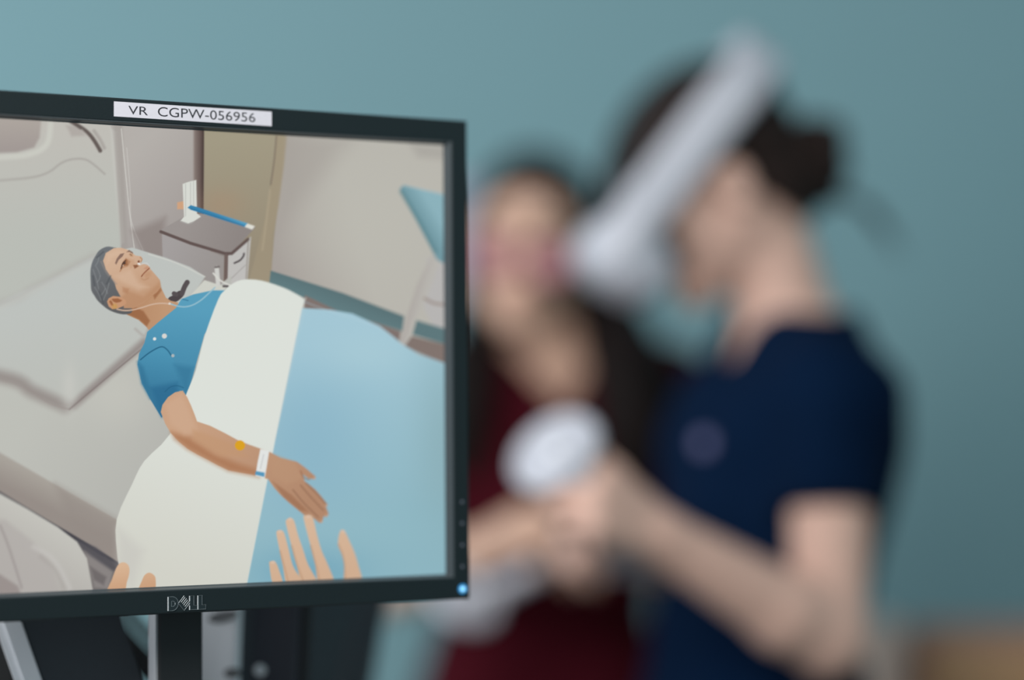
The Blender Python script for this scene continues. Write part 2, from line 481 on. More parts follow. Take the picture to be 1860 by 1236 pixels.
# headboard
poly([(-200, 200), (196, 200), (207, 260), (218, 400), (222, 480), (150, 520), (-200, 600)], ((190, 187, 180), (184, 187, 180), (100, 220), (100, 430)), 3)
poly([(200, 232), (212, 240), (226, 440), (219, 445), (205, 300)], (196, 195, 189), 5, 0.6)
poly([(206, 225), (222, 225), (232, 455), (220, 455)], (160, 154, 149), 8, 0.7)
poly([(-200, 200), (75, 215), (72, 250), (62, 268), (30, 277), (-200, 285)], ((172, 164, 157), (160, 151, 147), (30, 215), (30, 270)), 7)
line([(-200, 296), (0, 286), (55, 280), (85, 262), (92, 225)], 10, (203, 204, 195), 9, 0.75)
line([(-200, 345), (0, 328), (60, 322), (90, 312), (112, 296), (135, 289), (160, 292), (190, 316)], 3, (160, 155, 150), 6, 0.75)
poly([(120, 228), (145, 228), (165, 246), (130, 248)], (168, 160, 155), 9, 0.7)
line(c1((520, 285), (570, 315), (640, 365), (690, 425), (735, 500)), 7, (98, 88, 84), 5)
line(c1((600, 350), (650, 410), (705, 500)), 4, (190, 186, 180), 5, 0.5)
line(c1((690, 355), (735, 420), (765, 480)), 6, (150, 142, 138), 6, 0.5)
# infusion tubes
line(c1((890, 340), (915, 600), (935, 800), (950, 950), (985, 1215)), 1.8, (205, 203, 197), 1.5, 0.85)
line(c1((930, 480), (955, 800), (965, 1020), (1050, 1230)), 1.5, (200, 197, 192), 1.5, 0.7)
# dark gap and tan door panel
poly(c1((1420, 330), (1500, 330), (1495, 980), (1440, 1000), (1420, 700)), ((140, 128, 122), (92, 76, 72), (351, 300), (366, 300)), 6)
line(c1((1492, 340), (1485, 970)), 5, (76, 62, 58), 3, 0.9)
poly([(371, 225), (518, 235), (514, 300), (498, 430), (489, 540), (400, 540), (370, 400)], ((160, 152, 130), (148, 137, 117), (420, 250), (430, 470)), 2)
poly(c2((412, 390), (490, 395), (470, 600), (430, 900), (385, 1120), (370, 1500), (200, 1500), (330, 1000), (370, 750)), (158, 145, 122), 4, 0.75)
line(c2((412, 395), (395, 580), (370, 750)), 2.0, (116, 103, 92), 1.8)
line(c2((365, 790), (340, 1000), (310, 1230)), 3, (176, 163, 138), 4, 0.6)
glow(402, 372, 42, 30, (168, 138, 112), 0.4)
# night stand
poly([(240, 420), (300, 395), (300, 470), (262, 470)], (130, 118, 114), 22, 0.6)
poly([(292, 418), (334, 394), (365, 388), (464, 413), (416, 466), (404, 466)], ((152, 145, 142), (140, 132, 129), (340, 400), (430, 440)), 2)
poly([(294, 422), (408, 467), (405, 524), (364, 508), (296, 480)], ((162, 157, 156), (150, 144, 141), (310, 440), (400, 500)), 2)
poly([(412, 467), (456, 430), (448, 525), (412, 530)], (189, 187, 184), 2)
line(c3((1180, 5), (1400, 90), (1650, 165), (1700, 165), (1820, 60)), 5.5, (92, 76, 73), 2.5, 0.95, 0)
line(c3((1660, 180), (1655, 400)), 7, (106, 90, 86), 2.5, 0.95, 0)
line(c3((1690, 355), (1800, 250)), 1.5, (150, 145, 142), 1.5, 0.7, 0)
line(c3((1720, 235), (1760, 215), (1785, 185), (1790, 165)), 3.2, (78, 70, 72), 1.8)
line(c3((1822, 60), (1806, 350)), 2, (120, 110, 96), 2, 0.6, 0)
# white holder with a blue pen
poly(c1((1350, 870), (1350, 930), (1300, 930), (1300, 880)), (205, 160, 125), 3)
poly(c1((1340, 745), (1380, 730), (1440, 715), (1445, 960), (1475, 985), (1420, 1020), (1380, 1035), (1325, 1015), (1350, 985)), (214, 216, 209), 2)
for a, b in (((1362, 745), (1362, 980)), ((1398, 735), (1398, 900)), ((1420, 725), (1420, 900))):
    line(c1(a, b), 1.3, (176, 177, 172), 1.4, 0.8, 0)
line(c1((1325, 1020), (1385, 1038), (1425, 1020)), 1.5, (170, 168, 164), 2, 0.7)
poly(c1((1375, 918), (1400, 900), (1440, 912), (1820, 1035), (1800, 1062), (1400, 935)), ((92, 165, 200), (52, 128, 170), (400, 380), (394, 392)), 1.6)
line(c1((1400, 925), (1790, 1052)), 2, (40, 105, 148), 1.5, 0.7, 0)
poly(c1((1815, 1035), (1870, 1055), (1850, 1080), (1795, 1060)), (222, 221, 212), 1.5)
# over-bed table at the right
poly([(776, 470), (812, 455), (812, 640), (770, 560)], (180, 178, 181), 6, 0.6)
poly(c4((1570, 140), (1640, 150), (1520, 480), (1430, 640), (1360, 845), (1310, 820), (1370, 620), (1450, 380)), ((172, 166, 161), (182, 179, 173), (770, 470), (790, 476)), 3)
line(c4((1500, 495), (1570, 530), (1650, 540)), 4, (145, 128, 120), 4, 0.9)
poly(c2((1318, 780), (1345, 752), (1400, 765), (1645, 825), (1660, 1340), (1590, 1300)), ((112, 150, 160), (138, 176, 186), (765, 400), (790, 385)), 2)
line(c2((1330, 800), (1450, 1000), (1580, 1240)), 7, (92, 130, 138), 7, 0.8, 0)
line(c2((1345, 755), (1500, 790), (1640, 820)), 1.6, (170, 190, 196), 1.6, 0.6, 0)
# skirting and floor in the picture
poly(c4((370, 290), (900, 455), (1350, 625), (1335, 735), (860, 590), (360, 385)), ((86, 110, 114), (98, 126, 130), (560, 505), (545, 545)), 2)
poly(c4((1440, 655), (1660, 720), (1660, 835), (1410, 760)), (92, 118, 122), 2)
poly(c4((620, 470), (860, 585), (1325, 735), (1310, 820), (1200, 790), (900, 610), (620, 570)), (126, 112, 107), 2)
poly(c4((1405, 770), (1660, 835), (1660, 990), (1350, 850)), (128, 114, 108), 2)
# mattress, its side, pillow, rail
poly([(-250, 640), (60, 690), (330, 580), (420, 500), (420, 640), (320, 800), (214, 946), (0, 822), (-250, 690)], ((188, 189, 182), (180, 180, 174), (60, 760), (230, 900)), 3)
glow(215, 715, 62, 62, (198, 197, 188), 0.5)
poly(c5((-900, 60), (0, 500), (860, 990), (885, 1250), (880, 1320), (0, 790), (-900, 280)), ((166, 160, 152), (148, 139, 133), (60, 860), (40, 900)), 4)
poly([(100, 880), (214, 945), (216, 1040), (140, 990)], (146, 137, 131), 26, 0.6)
poly([(-250, 760), (0, 893), (215, 1022), (232, 1075), (150, 1090), (-250, 950)], (108, 103, 102), 3)
line(c5((-20, 785), (430, 1050), (760, 1250)), 4.5, (58, 57, 64), 3.5)
line(c7((200, 0), (430, 120), (620, 230), (870, 385)), 4.5, (66, 64, 70), 4)
poly(c7((530, 190), (700, 260), (880, 390), (830, 440), (650, 330)), (80, 78, 84), 8, 0.8)
poly(c7((620, 290), (830, 440), (800, 570), (690, 560)), (142, 136, 134), 10, 0.8)
poly(c7((660, 400), (780, 480), (760, 540), (690, 500)), (104, 98, 98), 8, 0.8)
poly([(-250, 820), (0, 897), (50, 925), (105, 958), (140, 985), (158, 1015), (172, 1090), (-250, 1100)], ((196, 195, 188), (176, 172, 167), (110, 950), (50, 1050)), 4)
poly([(-250, 920), (10, 945), (60, 985), (95, 1030), (110, 1090), (-250, 1100)], (176, 171, 167), 12, 0.8)
line(c7((250, 260), (370, 330), (450, 440), (510, 560)), 8, (194, 191, 187), 12, 0.7)
line(c7((300, 330), (400, 420), (470, 560)), 6, (162, 156, 152), 12, 0.5)
line(c7((0, 100), (50, 220), (110, 400), (160, 560)), 3.5, (150, 142, 140), 5, 0.8)
poly(c7((-100, 420), (0, 460), (130, 545), (160, 620), (-100, 620)), (146, 136, 133), 7, 0.8)
# pillow
poly([(-250, 620), (0, 548), (60, 520), (110, 497), (168, 465), (240, 450), (300, 468), (345, 485), (373, 503), (352, 540), (330, 575), (264, 628), (190, 688), (126, 743), (90, 732), (0, 688), (-250, 640)],
     ((188, 192, 188), (186, 188, 182), (100, 560), (130, 720)), 3)
line([(-250, 612), (0, 552), (60, 524), (120, 492), (170, 466)], 10, (168, 163, 158), 22, 0.5)
line([(0, 560), (90, 515), (165, 478)], 6, (196, 199, 193), 16, 0.5)
line([(-250, 650), (0, 684), (60, 712), (118, 738)], 22, (143, 134, 130), 24, 0.85)
line([(134, 736), (190, 686), (262, 622)], 14, (142, 132, 129), 16, 0.85)
glow(126, 705, 13, 42, (197, 197, 191), 0.75)
line([(126, 744), (190, 690), (264, 629)], 2.5, (120, 108, 106), 3, 0.7, 0)
line([(-250, 660), (0, 690), (90, 733), (126, 744)], 2.5, (150, 140, 136), 3, 0.6)
line([(270, 462), (320, 478), (372, 503)], 2.2, (206, 207, 200), 2.5, 0.8)
line([(373, 506), (350, 542)], 4, (150, 142, 137), 5, 0.7, 0)
line([(246, 598), (262, 610), (270, 596)], 4, (160, 150, 145), 7, 0.5)
# dark strap and white bits beside the neck
poly(c3((1500, 360), (1660, 410), (1640, 440), (1560, 440), (1400, 470)), (204, 205, 196), 3)
line(f5((1110, 860), (1170, 830), (1215, 790)), 13, (74, 66, 68), 2.5)
line(f5((1140, 780), (1170, 790)), 8, (84, 76, 78), 2.5, 1, 0)
line(f5((1240, 780), (1270, 700), (1305, 640)), 9, (84, 76, 78), 2.5)
line(c3((1590, 270), (1600, 390)), 8, (205, 205, 200), 2.5, 1, 0)
line(c3((1580, 265), (1605, 262)), 4, (110, 102, 100), 2, 0.9, 0)
line(c3((1565, 310), (1620, 365), (1690, 400)), 3, (214, 213, 206), 2)
line(c3((1640, 405), (1670, 405)), 4, (80, 72, 74), 2, 0.9, 0)
# the patient: neck and shirt
SK, SH, DK = (203, 166, 136), (176, 128, 94), (148, 96, 62)
poly(f5((430, 960), (560, 1045), (700, 1110), (790, 1190), (830, 1240), (1200, 960), (1190, 890), (1100, 870), (1040, 830), (975, 700), (900, 640), (600, 860)), ((180, 134, 100), (190, 148, 114), (230, 560), (300, 560)), 1.8)
poly(f5((560, 1040), (700, 1100), (800, 1190), (840, 1120), (760, 1000), (620, 930), (540, 980)), (150, 98, 64), 5, 0.85)
poly(f5((860, 760), (960, 650), (985, 740), (900, 850)), (150, 98, 64), 5, 0.8)
poly(c3((1080, 740), (1160, 670), (1290, 565), (1330, 500), (1420, 465), (1560, 435), (1650, 435), (1720, 420), (1500, 760), (1370, 1220), (1320, 1170), (1185, 1370), (1100, 1230), (1040, 1120), (1008, 980), (1020, 900), (1060, 820)),
     ((86, 156, 186), (60, 128, 162), (330, 560), (310, 720)), 2)
poly(c3((1030, 950), (1100, 900), (1180, 850), (1230, 870), (1290, 980), (1380, 1170), (1320, 1170), (1185, 1370), (1100, 1230), (1030, 1080)), ((74, 146, 178), (48, 112, 148), (300, 640), (285, 740)), 2)
poly(c3((1280, 980), (1420, 1000), (1370, 1210), (1330, 1100)), (52, 118, 152), 16, 0.8)
poly(c3((1100, 1150), (1300, 1110), (1310, 1170), (1190, 1360)), (40, 104, 142), 16, 0.8)
poly(c3((1010, 960), (1050, 1000), (1110, 1200), (1100, 1230), (1040, 1120)), (48, 112, 146), 12, 0.8)
line(c3((1030, 945), (1100, 890), (1180, 850), (1225, 870), (1260, 920)), 2, (28, 88, 120), 2, 0.9)
line(c3((1210, 1180), (1250, 1145), (1300, 1135), (1345, 1150)), 1.5, (30, 92, 126), 2, 0.8)
line(c3((1340, 500), (1380, 510)), 1.5, (40, 100, 132), 2, 0.8, 0)
disc(280.8, 616, 3, (222, 222, 220), 1.6); disc(298.6, 610.8, 4.6, (214, 212, 208), 1.8); disc(314, 646.5, 3, (170, 180, 184), 1.6)
# head
poly(f5((390, 205), (300, 195), (210, 240), (160, 310), (120, 390), (98, 500), (102, 640), (110, 740), (150, 810), (190, 870), (260, 935), (330, 985), (430, 1025), (540, 1040), (620, 1000), (560, 860), (420, 620), (330, 400), (420, 230)), ((108, 112, 116), (92, 92, 94), (166, 480), (200, 560)), 2.5, 1, 3)
poly(f5((390, 212), (480, 208), (560, 232), (620, 270), (660, 305), (730, 315), (747, 350), (735, 385), (705, 400), (760, 408), (825, 430), (848, 475), (905, 540), (965, 610), (975, 700), (930, 760), (850, 820), (760, 900), (640, 960), (520, 960), (480, 830), (420, 720), (400, 650), (350, 570), (290, 480), (255, 370), (290, 275)),
     ((206, 172, 145), (190, 148, 116), (215, 480), (250, 550)), 2)
poly(f5((300, 280), (440, 230), (520, 270), (380, 330), (300, 420)), (212, 180, 154), 10, 0.8)
poly(f5((400, 560), (600, 480), (700, 640), (820, 700), (700, 740), (500, 640)), (210, 178, 152), 12, 0.7)
poly(f5((480, 830), (560, 740), (760, 820), (960, 640), (970, 720), (850, 830), (760, 900), (640, 965), (520, 960)), (182, 136, 102), 9, 0.7)
poly(f5((500, 700), (580, 720), (560, 780), (500, 760)), (174, 124, 90), 6, 0.6)
line(f5((230, 380), (300, 520), (370, 600), (420, 660)), 2.5, (150, 138, 130), 4, 0.6)
for a in ((130, 480, 200, 720), (160, 430, 220, 560), (220, 560, 180, 640), (240, 640, 310, 780), (150, 700, 230, 860), (280, 720, 230, 800), (200, 330, 170, 420), (330, 650, 260, 860)):
    line(f5((a[0], a[1]), ((a[0]+a[2])/2+8, (a[1]+a[3])/2), (a[2], a[3])), 1.4, (150, 154, 156), 2.4, 0.5)
for a in ((180, 330, 260, 260), (130, 560, 150, 680), (210, 760, 260, 900), (350, 560, 300, 660)):
    line(f5((a[0], a[1]), (a[2], a[3])), 2.4, (66, 70, 76), 3.5, 0.5, 0)
# brows, eyes, nose, mouth
poly(f5((405, 400), (425, 345), (470, 285), (520, 275), (500, 315), (450, 360), (420, 420)), (132, 104, 92), 2.2, 0.95)
poly(f5((548, 262), (580, 235), (625, 262), (630, 285), (585, 262)), (130, 102, 88), 2, 0.9)
poly(f5((480, 470), (500, 390), (540, 340), (600, 380), (570, 430), (510, 440), (465, 505)), (150, 98, 64), 3.5, 0.9)
line(f5((480, 470), (500, 405), (535, 370)), 2, (72, 50, 42), 1.6, 0.9)
disc(*f5((522, 400))[0], 2.2, (74, 54, 46), 1.5)
disc(*f5((505, 432))[0], 1.2, (196, 180, 168), 1.2, 0.8)
line(f5((470, 500), (500, 460), (560, 440)), 1.6, (176, 126, 92), 2, 0.7)
poly(f5((575, 290), (620, 280), (630, 320), (600, 320)), (184, 140, 104), 3, 0.7)
line(f5((590, 285), (612, 305)), 1.2, (110, 76, 58), 1.4, 0.8, 0)
poly(f5((560, 330), (640, 360), (650, 420), (600, 470), (560, 400)), (196, 154, 122), 5, 0.6)
poly(f5((630, 425), (680, 420), (700, 440), (650, 470)), (134, 84, 56), 2.5, 0.9)
disc(*f5((700, 380))[0], 2.0, (118, 72, 50), 1.8, 0.9)
line(f5((720, 330), (742, 350), (730, 385)), 1.8, (172, 122, 88), 1.8, 0.7)
line(f5((690, 405), (715, 420), (760, 405), (800, 400), (830, 435)), 1.6, (206, 206, 204), 1.4, 0.85)
poly(f5((690, 395), (720, 405), (720, 425), (690, 415)), (228, 230, 230), 1.6, 0.9)
line(f5((735, 566), (760, 533), (795, 498), (830, 466)), 2.2, (140, 84, 60), 1.7, 0.9)
poly(f5((760, 470), (800, 440), (840, 455), (800, 480)), (192, 138, 110), 2.5, 0.7)
poly(f5((760, 540), (810, 500), (855, 510), (850, 560), (790, 590)), (186, 140, 106), 9, 0.6)
line(f5((735, 590), (770, 610), (820, 590)), 2, (176, 130, 98), 4, 0.6)
# ear
poly(f5((305, 880), (325, 840), (380, 810), (470, 820), (535, 860), (545, 900), (500, 940), (440, 965), (370, 975), (325, 940)), (196, 148, 114), 2)
poly(f5((330, 880), (370, 845), (440, 840), (495, 865), (470, 885), (420, 895), (380, 880), (390, 930), (360, 930)), (150, 94, 60), 2.5, 0.9)
line(f5((360, 860), (385, 900), (400, 940)), 2, (206, 164, 130), 2, 0.8)
disc(*f5((400, 940))[0], 5, (196, 150, 76), 5, 0.6)
# oxygen line
line(f5((430, 975), (520, 992), (620, 985), (740, 955), (850, 920), (950, 903), (1050, 905), (1120, 920)), 2.6, (206, 176, 154), 1.6, 0.9)
line(f5((1090, 905), (1180, 935), (1280, 945), (1380, 920), (1480, 860), (1570, 780), (1650, 705)), 2.6, (150, 188, 202), 1.6, 0.9)
disc(*f5((1085, 905))[0], 2.2, (214, 206, 198), 1.5)
# sheet and blanket
poly([(396, 545), (408, 528), (425, 514), (445, 508), (475, 510), (510, 521), (532, 531), (554, 546), (549, 562), (500, 800), (446, 1075), (236, 1085), (219, 1040), (212, 1000), (212, 944), (240, 880), (262, 838), (308, 790), (340, 712), (356, 672), (372, 610)],
     ((219, 223, 216), (208, 208, 198), (420, 780), (330, 1050)), 2, 1, 3)
poly([(215, 960), (260, 1000), (240, 1075), (215, 1020)], (196, 194, 188), 30, 0.6)

poly([(549, 560), (600, 563), (640, 570), (690, 593), (730, 625), (760, 644), (830, 668), (830, 1070), (446, 1075), (500, 800)],
     ((163, 198, 212), (140, 180, 192), (610, 620), (700, 960)), 1.6)



_blk = PIC.copy()
glow(560, 800, 110, 140, (132, 175, 196), 0.6); glow(670, 640, 100, 46, (170, 203, 213), 0.5); glow(810, 800, 55, 170, (136, 169, 176), 0.6); glow(640, 960, 160, 40, (146, 186, 197), 0.4); glow(560, 1040, 90, 40, (100, 156, 182), 0.55)
_bm = (np.abs(_blk[:, 2]-_blk[:, 0]) > 30) & (GX > 440+(1065-GY)*0.19) & (_blk[:, 2] > 180)
PIC = np.where(_bm[:, None], PIC, _blk)
line([(553, 562), (500, 800), (448, 1065)], 1.4, (186, 206, 210), 2, 0.4, 0)
line([(552, 548), (600, 566), (690, 596), (740, 632), (830, 670)], 1.5, (180, 206, 216), 2, 0.6)
# bare arm
arm = [(292, 749), (295, 736), (305, 722), (318, 713), (332, 710), (340, 722), (347, 737), (353, 752), (358, 766), (382, 774), (408, 787), (432, 800), (452, 808), (472, 815), (489, 821), (509, 832), (525, 836), (539, 839),
       (549, 846), (558, 853), (573, 866), (571, 871), (561, 870), (555, 866), (550, 862), (553, 874), (562, 881), (573, 890), (585, 904), (595, 917), (592, 921), (597, 934), (593, 940), (588, 938), (586, 946), (581, 951), (572, 944), (563, 936), (556, 939), (545, 930), (524, 913), (510, 900), (499, 888), (487, 871), (474, 867),
       (458, 863), (436, 859), (415, 855), (394, 845), (376, 835), (358, 826), (341, 816), (325, 803), (310, 787), (300, 770)]
poly(arm, ((200, 160, 130), (176, 134, 106), (340, 750), (560, 910)), 1.8)
poly([(312, 786), (345, 795), (390, 825), (440, 845), (470, 855), (470, 866), (415, 855), (376, 835), (341, 816), (318, 798)], (170, 118, 84), 18, 0.85)
poly([(300, 735), (330, 715), (345, 750), (360, 785), (335, 790), (310, 770)], (205, 168, 140), 14, 0.7)
poly([(350, 780), (420, 805), (450, 830), (400, 830), (350, 800)], (192, 148, 112), 12, 0.6)
poly([(490, 824), (535, 840), (550, 870), (520, 880), (495, 865)], (186, 146, 116), 10, 0.6)
poly([(495, 875), (530, 900), (560, 930), (545, 928), (515, 903)], (150, 104, 76), 6, 0.6)
for a in (((532, 890), (550, 912), (578, 940)), ((546, 882), (566, 905), (588, 928)), ((556, 878), (575, 897), (592, 916))):
    line(a, 1.8, (128, 90, 68), 2.2, 0.75)
line([(546, 856), (552, 868), (562, 872)], 2, (140, 92, 66), 2.5, 0.7)
for a in ((593, 937), (584, 948), (592, 919), (571, 869)): disc(a[0], a[1], 2.4, (196, 158, 132), 2, 0.8)
# wrist band and the yellow dot
poly([(473, 816), (489, 820), (485, 845), (481, 869), (464, 865), (468, 840)], (224, 226, 224), 1.6)
poly([(465, 856), (481, 859), (480, 867), (463, 863)], (86, 150, 186), 1.4)
line([(479, 826), (473, 852)], 1.6, (176, 176, 178), 1.2, 0.6, 0)
disc(436, 809.5, 9.2, (217, 160, 28), 1.2)
# the viewer's own hands
HF = (207, 172, 143)
for pts in (c8((360, 385), (370, 365), (390, 362), (412, 380), (435, 440), (458, 530), (388, 535)),
            c8((412, 160), (425, 138), (450, 138), (470, 160), (500, 270), (530, 390), (575, 470), (605, 530), (492, 535), (460, 400), (435, 280)),
            c8((482, 85), (492, 55), (515, 45), (543, 70), (570, 170), (605, 270), (645, 390), (715, 530), (610, 535), (560, 390), (520, 240)),
            c8((612, 50), (625, 28), (660, 25), (682, 50), (710, 170), (745, 290), (790, 390), (835, 530), (725, 535), (700, 400), (660, 240)),
            c8((868, 190), (880, 145), (900, 132), (922, 158), (950, 220), (985, 300), (1015, 400), (1040, 530), (915, 530), (912, 400), (895, 320), (866, 250))):
    poly(pts, ((213, 180, 152), HF, (540, 960), (560, 1050)), 2.2, 1, 3)
poly([(528, 1050), (545, 1042), (560, 1054), (600, 1062), (520, 1064)], HF, 6, 0.6)
for a in (c8((440, 290), (480, 440), (500, 520)), c8((525, 250), (565, 390), (615, 520)), c8((665, 250), (705, 400), (730, 510)), c8((868, 240), (905, 340), (918, 500))):
    line(a, 2.5, (178, 136, 106), 4, 0.55)
for p, rot in (((438, 146), -0.3), ((512, 56), -0.3), ((645, 38), -0.2), ((388, 372), -0.3), ((900, 145), 0.3)):
    x_, y_ = c8(p)[0]; disc(x_, y_, 4, (216, 190, 172), 3, 0.7, 2.6, rot)
for pts in (c7((785, 600), (820, 500), (850, 420), (875, 382), (905, 372), (935, 385), (950, 420), (945, 470), (930, 520), (905, 600)),
            c7((1018, 590), (1040, 510), (1062, 465), (1095, 448), (1128, 465), (1142, 500), (1130, 590))):
    poly(pts, ((214, 178, 146), (200, 156, 122), (215, 1030), (222, 1075)), 2.2, 1, 3)
# store the picture
V = np.stack([MX((0, 0, 0))+(MX((1, 0, 0))-MX((0, 0, 0)))*0]*1)
o0 = MX((0, 0, 0)); e1 = MX((1, 0, 0))-o0; e2 = MX((0, 1, 0))-o0
V = o0[None]+U.ravel()[:, None]*e1+W_.ravel()[:, None]*e2
nu, nv = len(us), len(vs); ii = np.arange(nu*nv).reshape(nv, nu)
Fq = np.stack([ii[:-1, :-1], ii[:-1, 1:], ii[1:, 1:], ii[1:, :-1]], -1).reshape(-1, 4)
sm = bpy.data.materials.new('lit_screen'); sm.use_nodes = True
nt = sm.node_tree; b = nt.nodes['Principled BSDF']
b.inputs['Base Color'].default_value = (0.004, 0.004, 0.004, 1); b.inputs['Roughness'].default_value = 0.45
b.inputs['Specular IOR Level'].default_value = 0.12
at = nt.nodes.new('ShaderNodeAttribute'); at.attribute_name = 'picture'
nt.links.new(at.outputs['Color'], b.inputs['Emission Color']); b.inputs['Emission Strength'].default_value = 1.0
scr = mesh_obj('screen', V, Fq, sm, mon, smooth=False, label='lit screen showing a patient in blue under a white sheet')
ca = scr.data.attributes.new('picture', 'FLOAT_COLOR', 'POINT')
buf = np.ones((GX.size, 4), np.float32); buf[:, :3] = lin(np.clip(PIC, 0, 255)); ca.data.foreach_set('color', buf.ravel())

# asset tag with lettering
lab = MB().box((-50.3, 155.75, 3.9), (58.6, 165.55, 4.2), 0.05, MX).build('asset_tag', M['tape'], mon, label='white adhesive asset tag')
def lettering(txt, x0, x1, y0, y1, zf, m, parent, name='lettering', thick=0.05):
    cu = bpy.data.curves.new('t', 'FONT'); cu.body = txt; cu.resolution_u = 4; cu.extrude = 0.02
    ob = bpy.data.objects.new('t', cu); COL.objects.link(ob)
    dg = bpy.context.evaluated_depsgraph_get(); dg.update()
    me = bpy.data.meshes.new_from_object(ob.evaluated_get(dg))
    co = np.array([v.co[:] for v in me.vertices]); F = [list(p.vertices) for p in me.polygons]
    bpy.data.objects.remove(ob); bpy.data.curves.remove(cu); bpy.data.meshes.remove(me)
    lo, hi = co.min(0), co.max(0)
    u = x0+(co[:, 0]-lo[0])/(hi[0]-lo[0])*(x1-x0); v = y0+(co[:, 1]-lo[1])/(hi[1]-lo[1])*(y1-y0)
    w = zf+(co[:, 2]-lo[2])/(hi[2]-lo[2])*thick
    return mesh_obj(name, [MX(c) for c in zip(u, v, w)], F, m, parent, smooth=False)
lettering('VR', -40.7, -27.5, 157.75, 163.3, 4.2, M['ink'], lab)
lettering('CGPW-056956', -20.8, 46.9, 157.65, 163.9, 4.2, M['ink'], lab)

# emblem on the lower frame: raised D, tilted E, L, L with highlights painted on the left edges
emb = None
def arc(cx, cy, rx, ry, a0, a1, n=10): return [(cx+rx*math.cos(a0+(a1-a0)*i/n), cy+ry*math.sin(a0+(a1-a0)*i/n)) for i in range(n+1)]
ex0, ey0, ew, eh = -14.1, -166.1, 25.6, 9.1          # emblem box in monitor mm
def E(p): return (ex0+p[0]*ew, ey0+p[1]*eh)
D_out = [(0, 0), (0, 1)]+[(0.11+0.16*math.cos(a), 0.5+0.5*math.sin(a)) for a in np.linspace(math.pi/2, -math.pi/2, 12)]
D_in = [(0.09, 0.30), (0.09, 0.68)]+[(0.125+0.06*math.cos(a), 0.49+0.19*math.sin(a)) for a in np.linspace(math.pi/2, -math.pi/2, 8)]
# the tilted E: a diamond with two slots cut from its upper right side
cE, rx, ry = (0.425, 0.5), 0.155, 0.53
def dm(s, t_):  # s along lower-left..upper-right (slot direction), t across
    return (cE[0]+(s-t_)*rx/2*1.0, cE[1]+(s+t_)*ry/2)
E_out = [dm(-1, -1), dm(1, -1), dm(1, -0.62), dm(-0.35, -0.62), dm(-0.35, -0.2), dm(1, -0.2), dm(1, 0.2), dm(-0.35, 0.2), dm(-0.35, 0.62), dm(1, 0.62), dm(1, 1), dm(-1, 1)]
def L_(x): return [(x, 0), (x+0.2, 0), (x+0.2, 0.32), (x+0.11, 0.32), (x+0.11, 1), (x, 1)]
L1 = [(0.57, 0.0), (0.775, 0.0), (0.775, 0.3), (0.685, 0.3), (0.685, 1.0), (0.57, 1.0)]; L2 = [(0.79, 0.0), (1.0, 0.0), (1.0, 0.32), (0.905, 0.32), (0.905, 1.0), (0.79, 1.0)]
mb = MB()
for g in (D_out, E_out, L1, L2): mb.prism([E(p) for p in g], 3.9, 4.5, MX)
emb = mb.build('emblem', M['logo'], mon, label='raised black letters of the maker')
mb = MB()
for g in (D_out, D_in, E_out, L1, L2):
    mb.tube([MX(E(p)+(4.5,)) for p in g], 0.00027, 5, closed=True)
mb.build('letter_edge', M['logoedge'], emb)
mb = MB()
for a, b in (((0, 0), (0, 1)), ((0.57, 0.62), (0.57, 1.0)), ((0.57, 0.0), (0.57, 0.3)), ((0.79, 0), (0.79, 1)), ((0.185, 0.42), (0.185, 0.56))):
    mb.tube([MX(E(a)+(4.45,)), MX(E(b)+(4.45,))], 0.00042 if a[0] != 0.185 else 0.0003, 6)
mb.build('letter_highlight_edge', M['logobright'], emb, label='painted highlights on the left edges of the letters')
# touch buttons and the lit power button
bx = 199.4
for y in (-100.4, -115.3, -130.5, -145.5):
    MB().lathe(MX((bx, y, 3.9)), nF, [(0, 0.0011), (0.0003, 0.0011), (0.0005, 0.0007)], 14).build('button', M['dot'], mon)
pb = MB().lathe(MX((bx, -161.0, 3.9)), nF, [(0, 0.0033), (0.0003, 0.0033), (0.0004, 0.0028)], 24).build('power_button', M['ledrim'], mon, label='round blue glowing power button')
MB().lathe(MX((bx, -161.0, 4.2)), nF, [(0, 0.0018), (0.0003, 0.0018), (0.0005, 0.0010)], 20).build('power_light', M['led'], pb)

# ------------------------------------------------------------------ things on the desk below and behind the monitor
def prism_world(quad, y, depth, dirn=(0, 1, 0)):
    """a slab whose front face is a flat outline at depth y, going back along dirn"""
    d = nrm(dirn)*depth
    f = [P(px, py, y) for px, py in quad]; n = len(f)
    V = f+[p+d for p in f]
    F = [list(range(n)), list(range(n, 2*n))[::-1]]+[[i, n+i, n+(i+1) % n, (i+1) % n] for i in range(n)]
    return V, F
def frame_box(A, Bx, Dp, h, bev=0.003):
    """upright box standing on the desk: floor corner A, along Bx (length), along Dp (length), height h"""
    def X(v): return A+Bx*v[0]+Dp*v[1]+np.array([0, 0, 1])*v[2]
    return X
# slanted slab with silver edge
YS = 1.42
k_ = 0.385                       # lean of the slab from the vertical
up = nrm((-k_, 0.12, 1.0)); rt = nrm((1, 0.18, 0)); rt = nrm(rt-up*np.dot(rt, up)); bk = np.cross(up, rt)*-1
bk = np.cross(rt, up); bk = bk if bk[1] > 0 else -bk
A0 = P(45, 1180, YS)
hh = 0.19
lo_s = (DZ-A0[2])/up[2]
sl_root = A0+up*lo_s
slab = thing('leaning_tablet', (sl_root[0]+0.04, sl_root[1], DZ), 'charcoal tablet with a silver edge leaning sideways under the monitor', 'tablet')
def SX(v): return A0+rt*v[0]+up*v[1]+bk*v[2]
w_s = 0.067
MB().box((0.004, lo_s+0.012, 0.0004), (w_s, 0.075, 0.006), 0.0008, SX).build('front_glass', M['char'], slab)
MB().box((-0.0075, lo_s+0.012, -0.0015), (0.004, 0.028, 0.012), 0.0006, SX).build('silver_edge', M['silver'], slab, label='silver side edge')
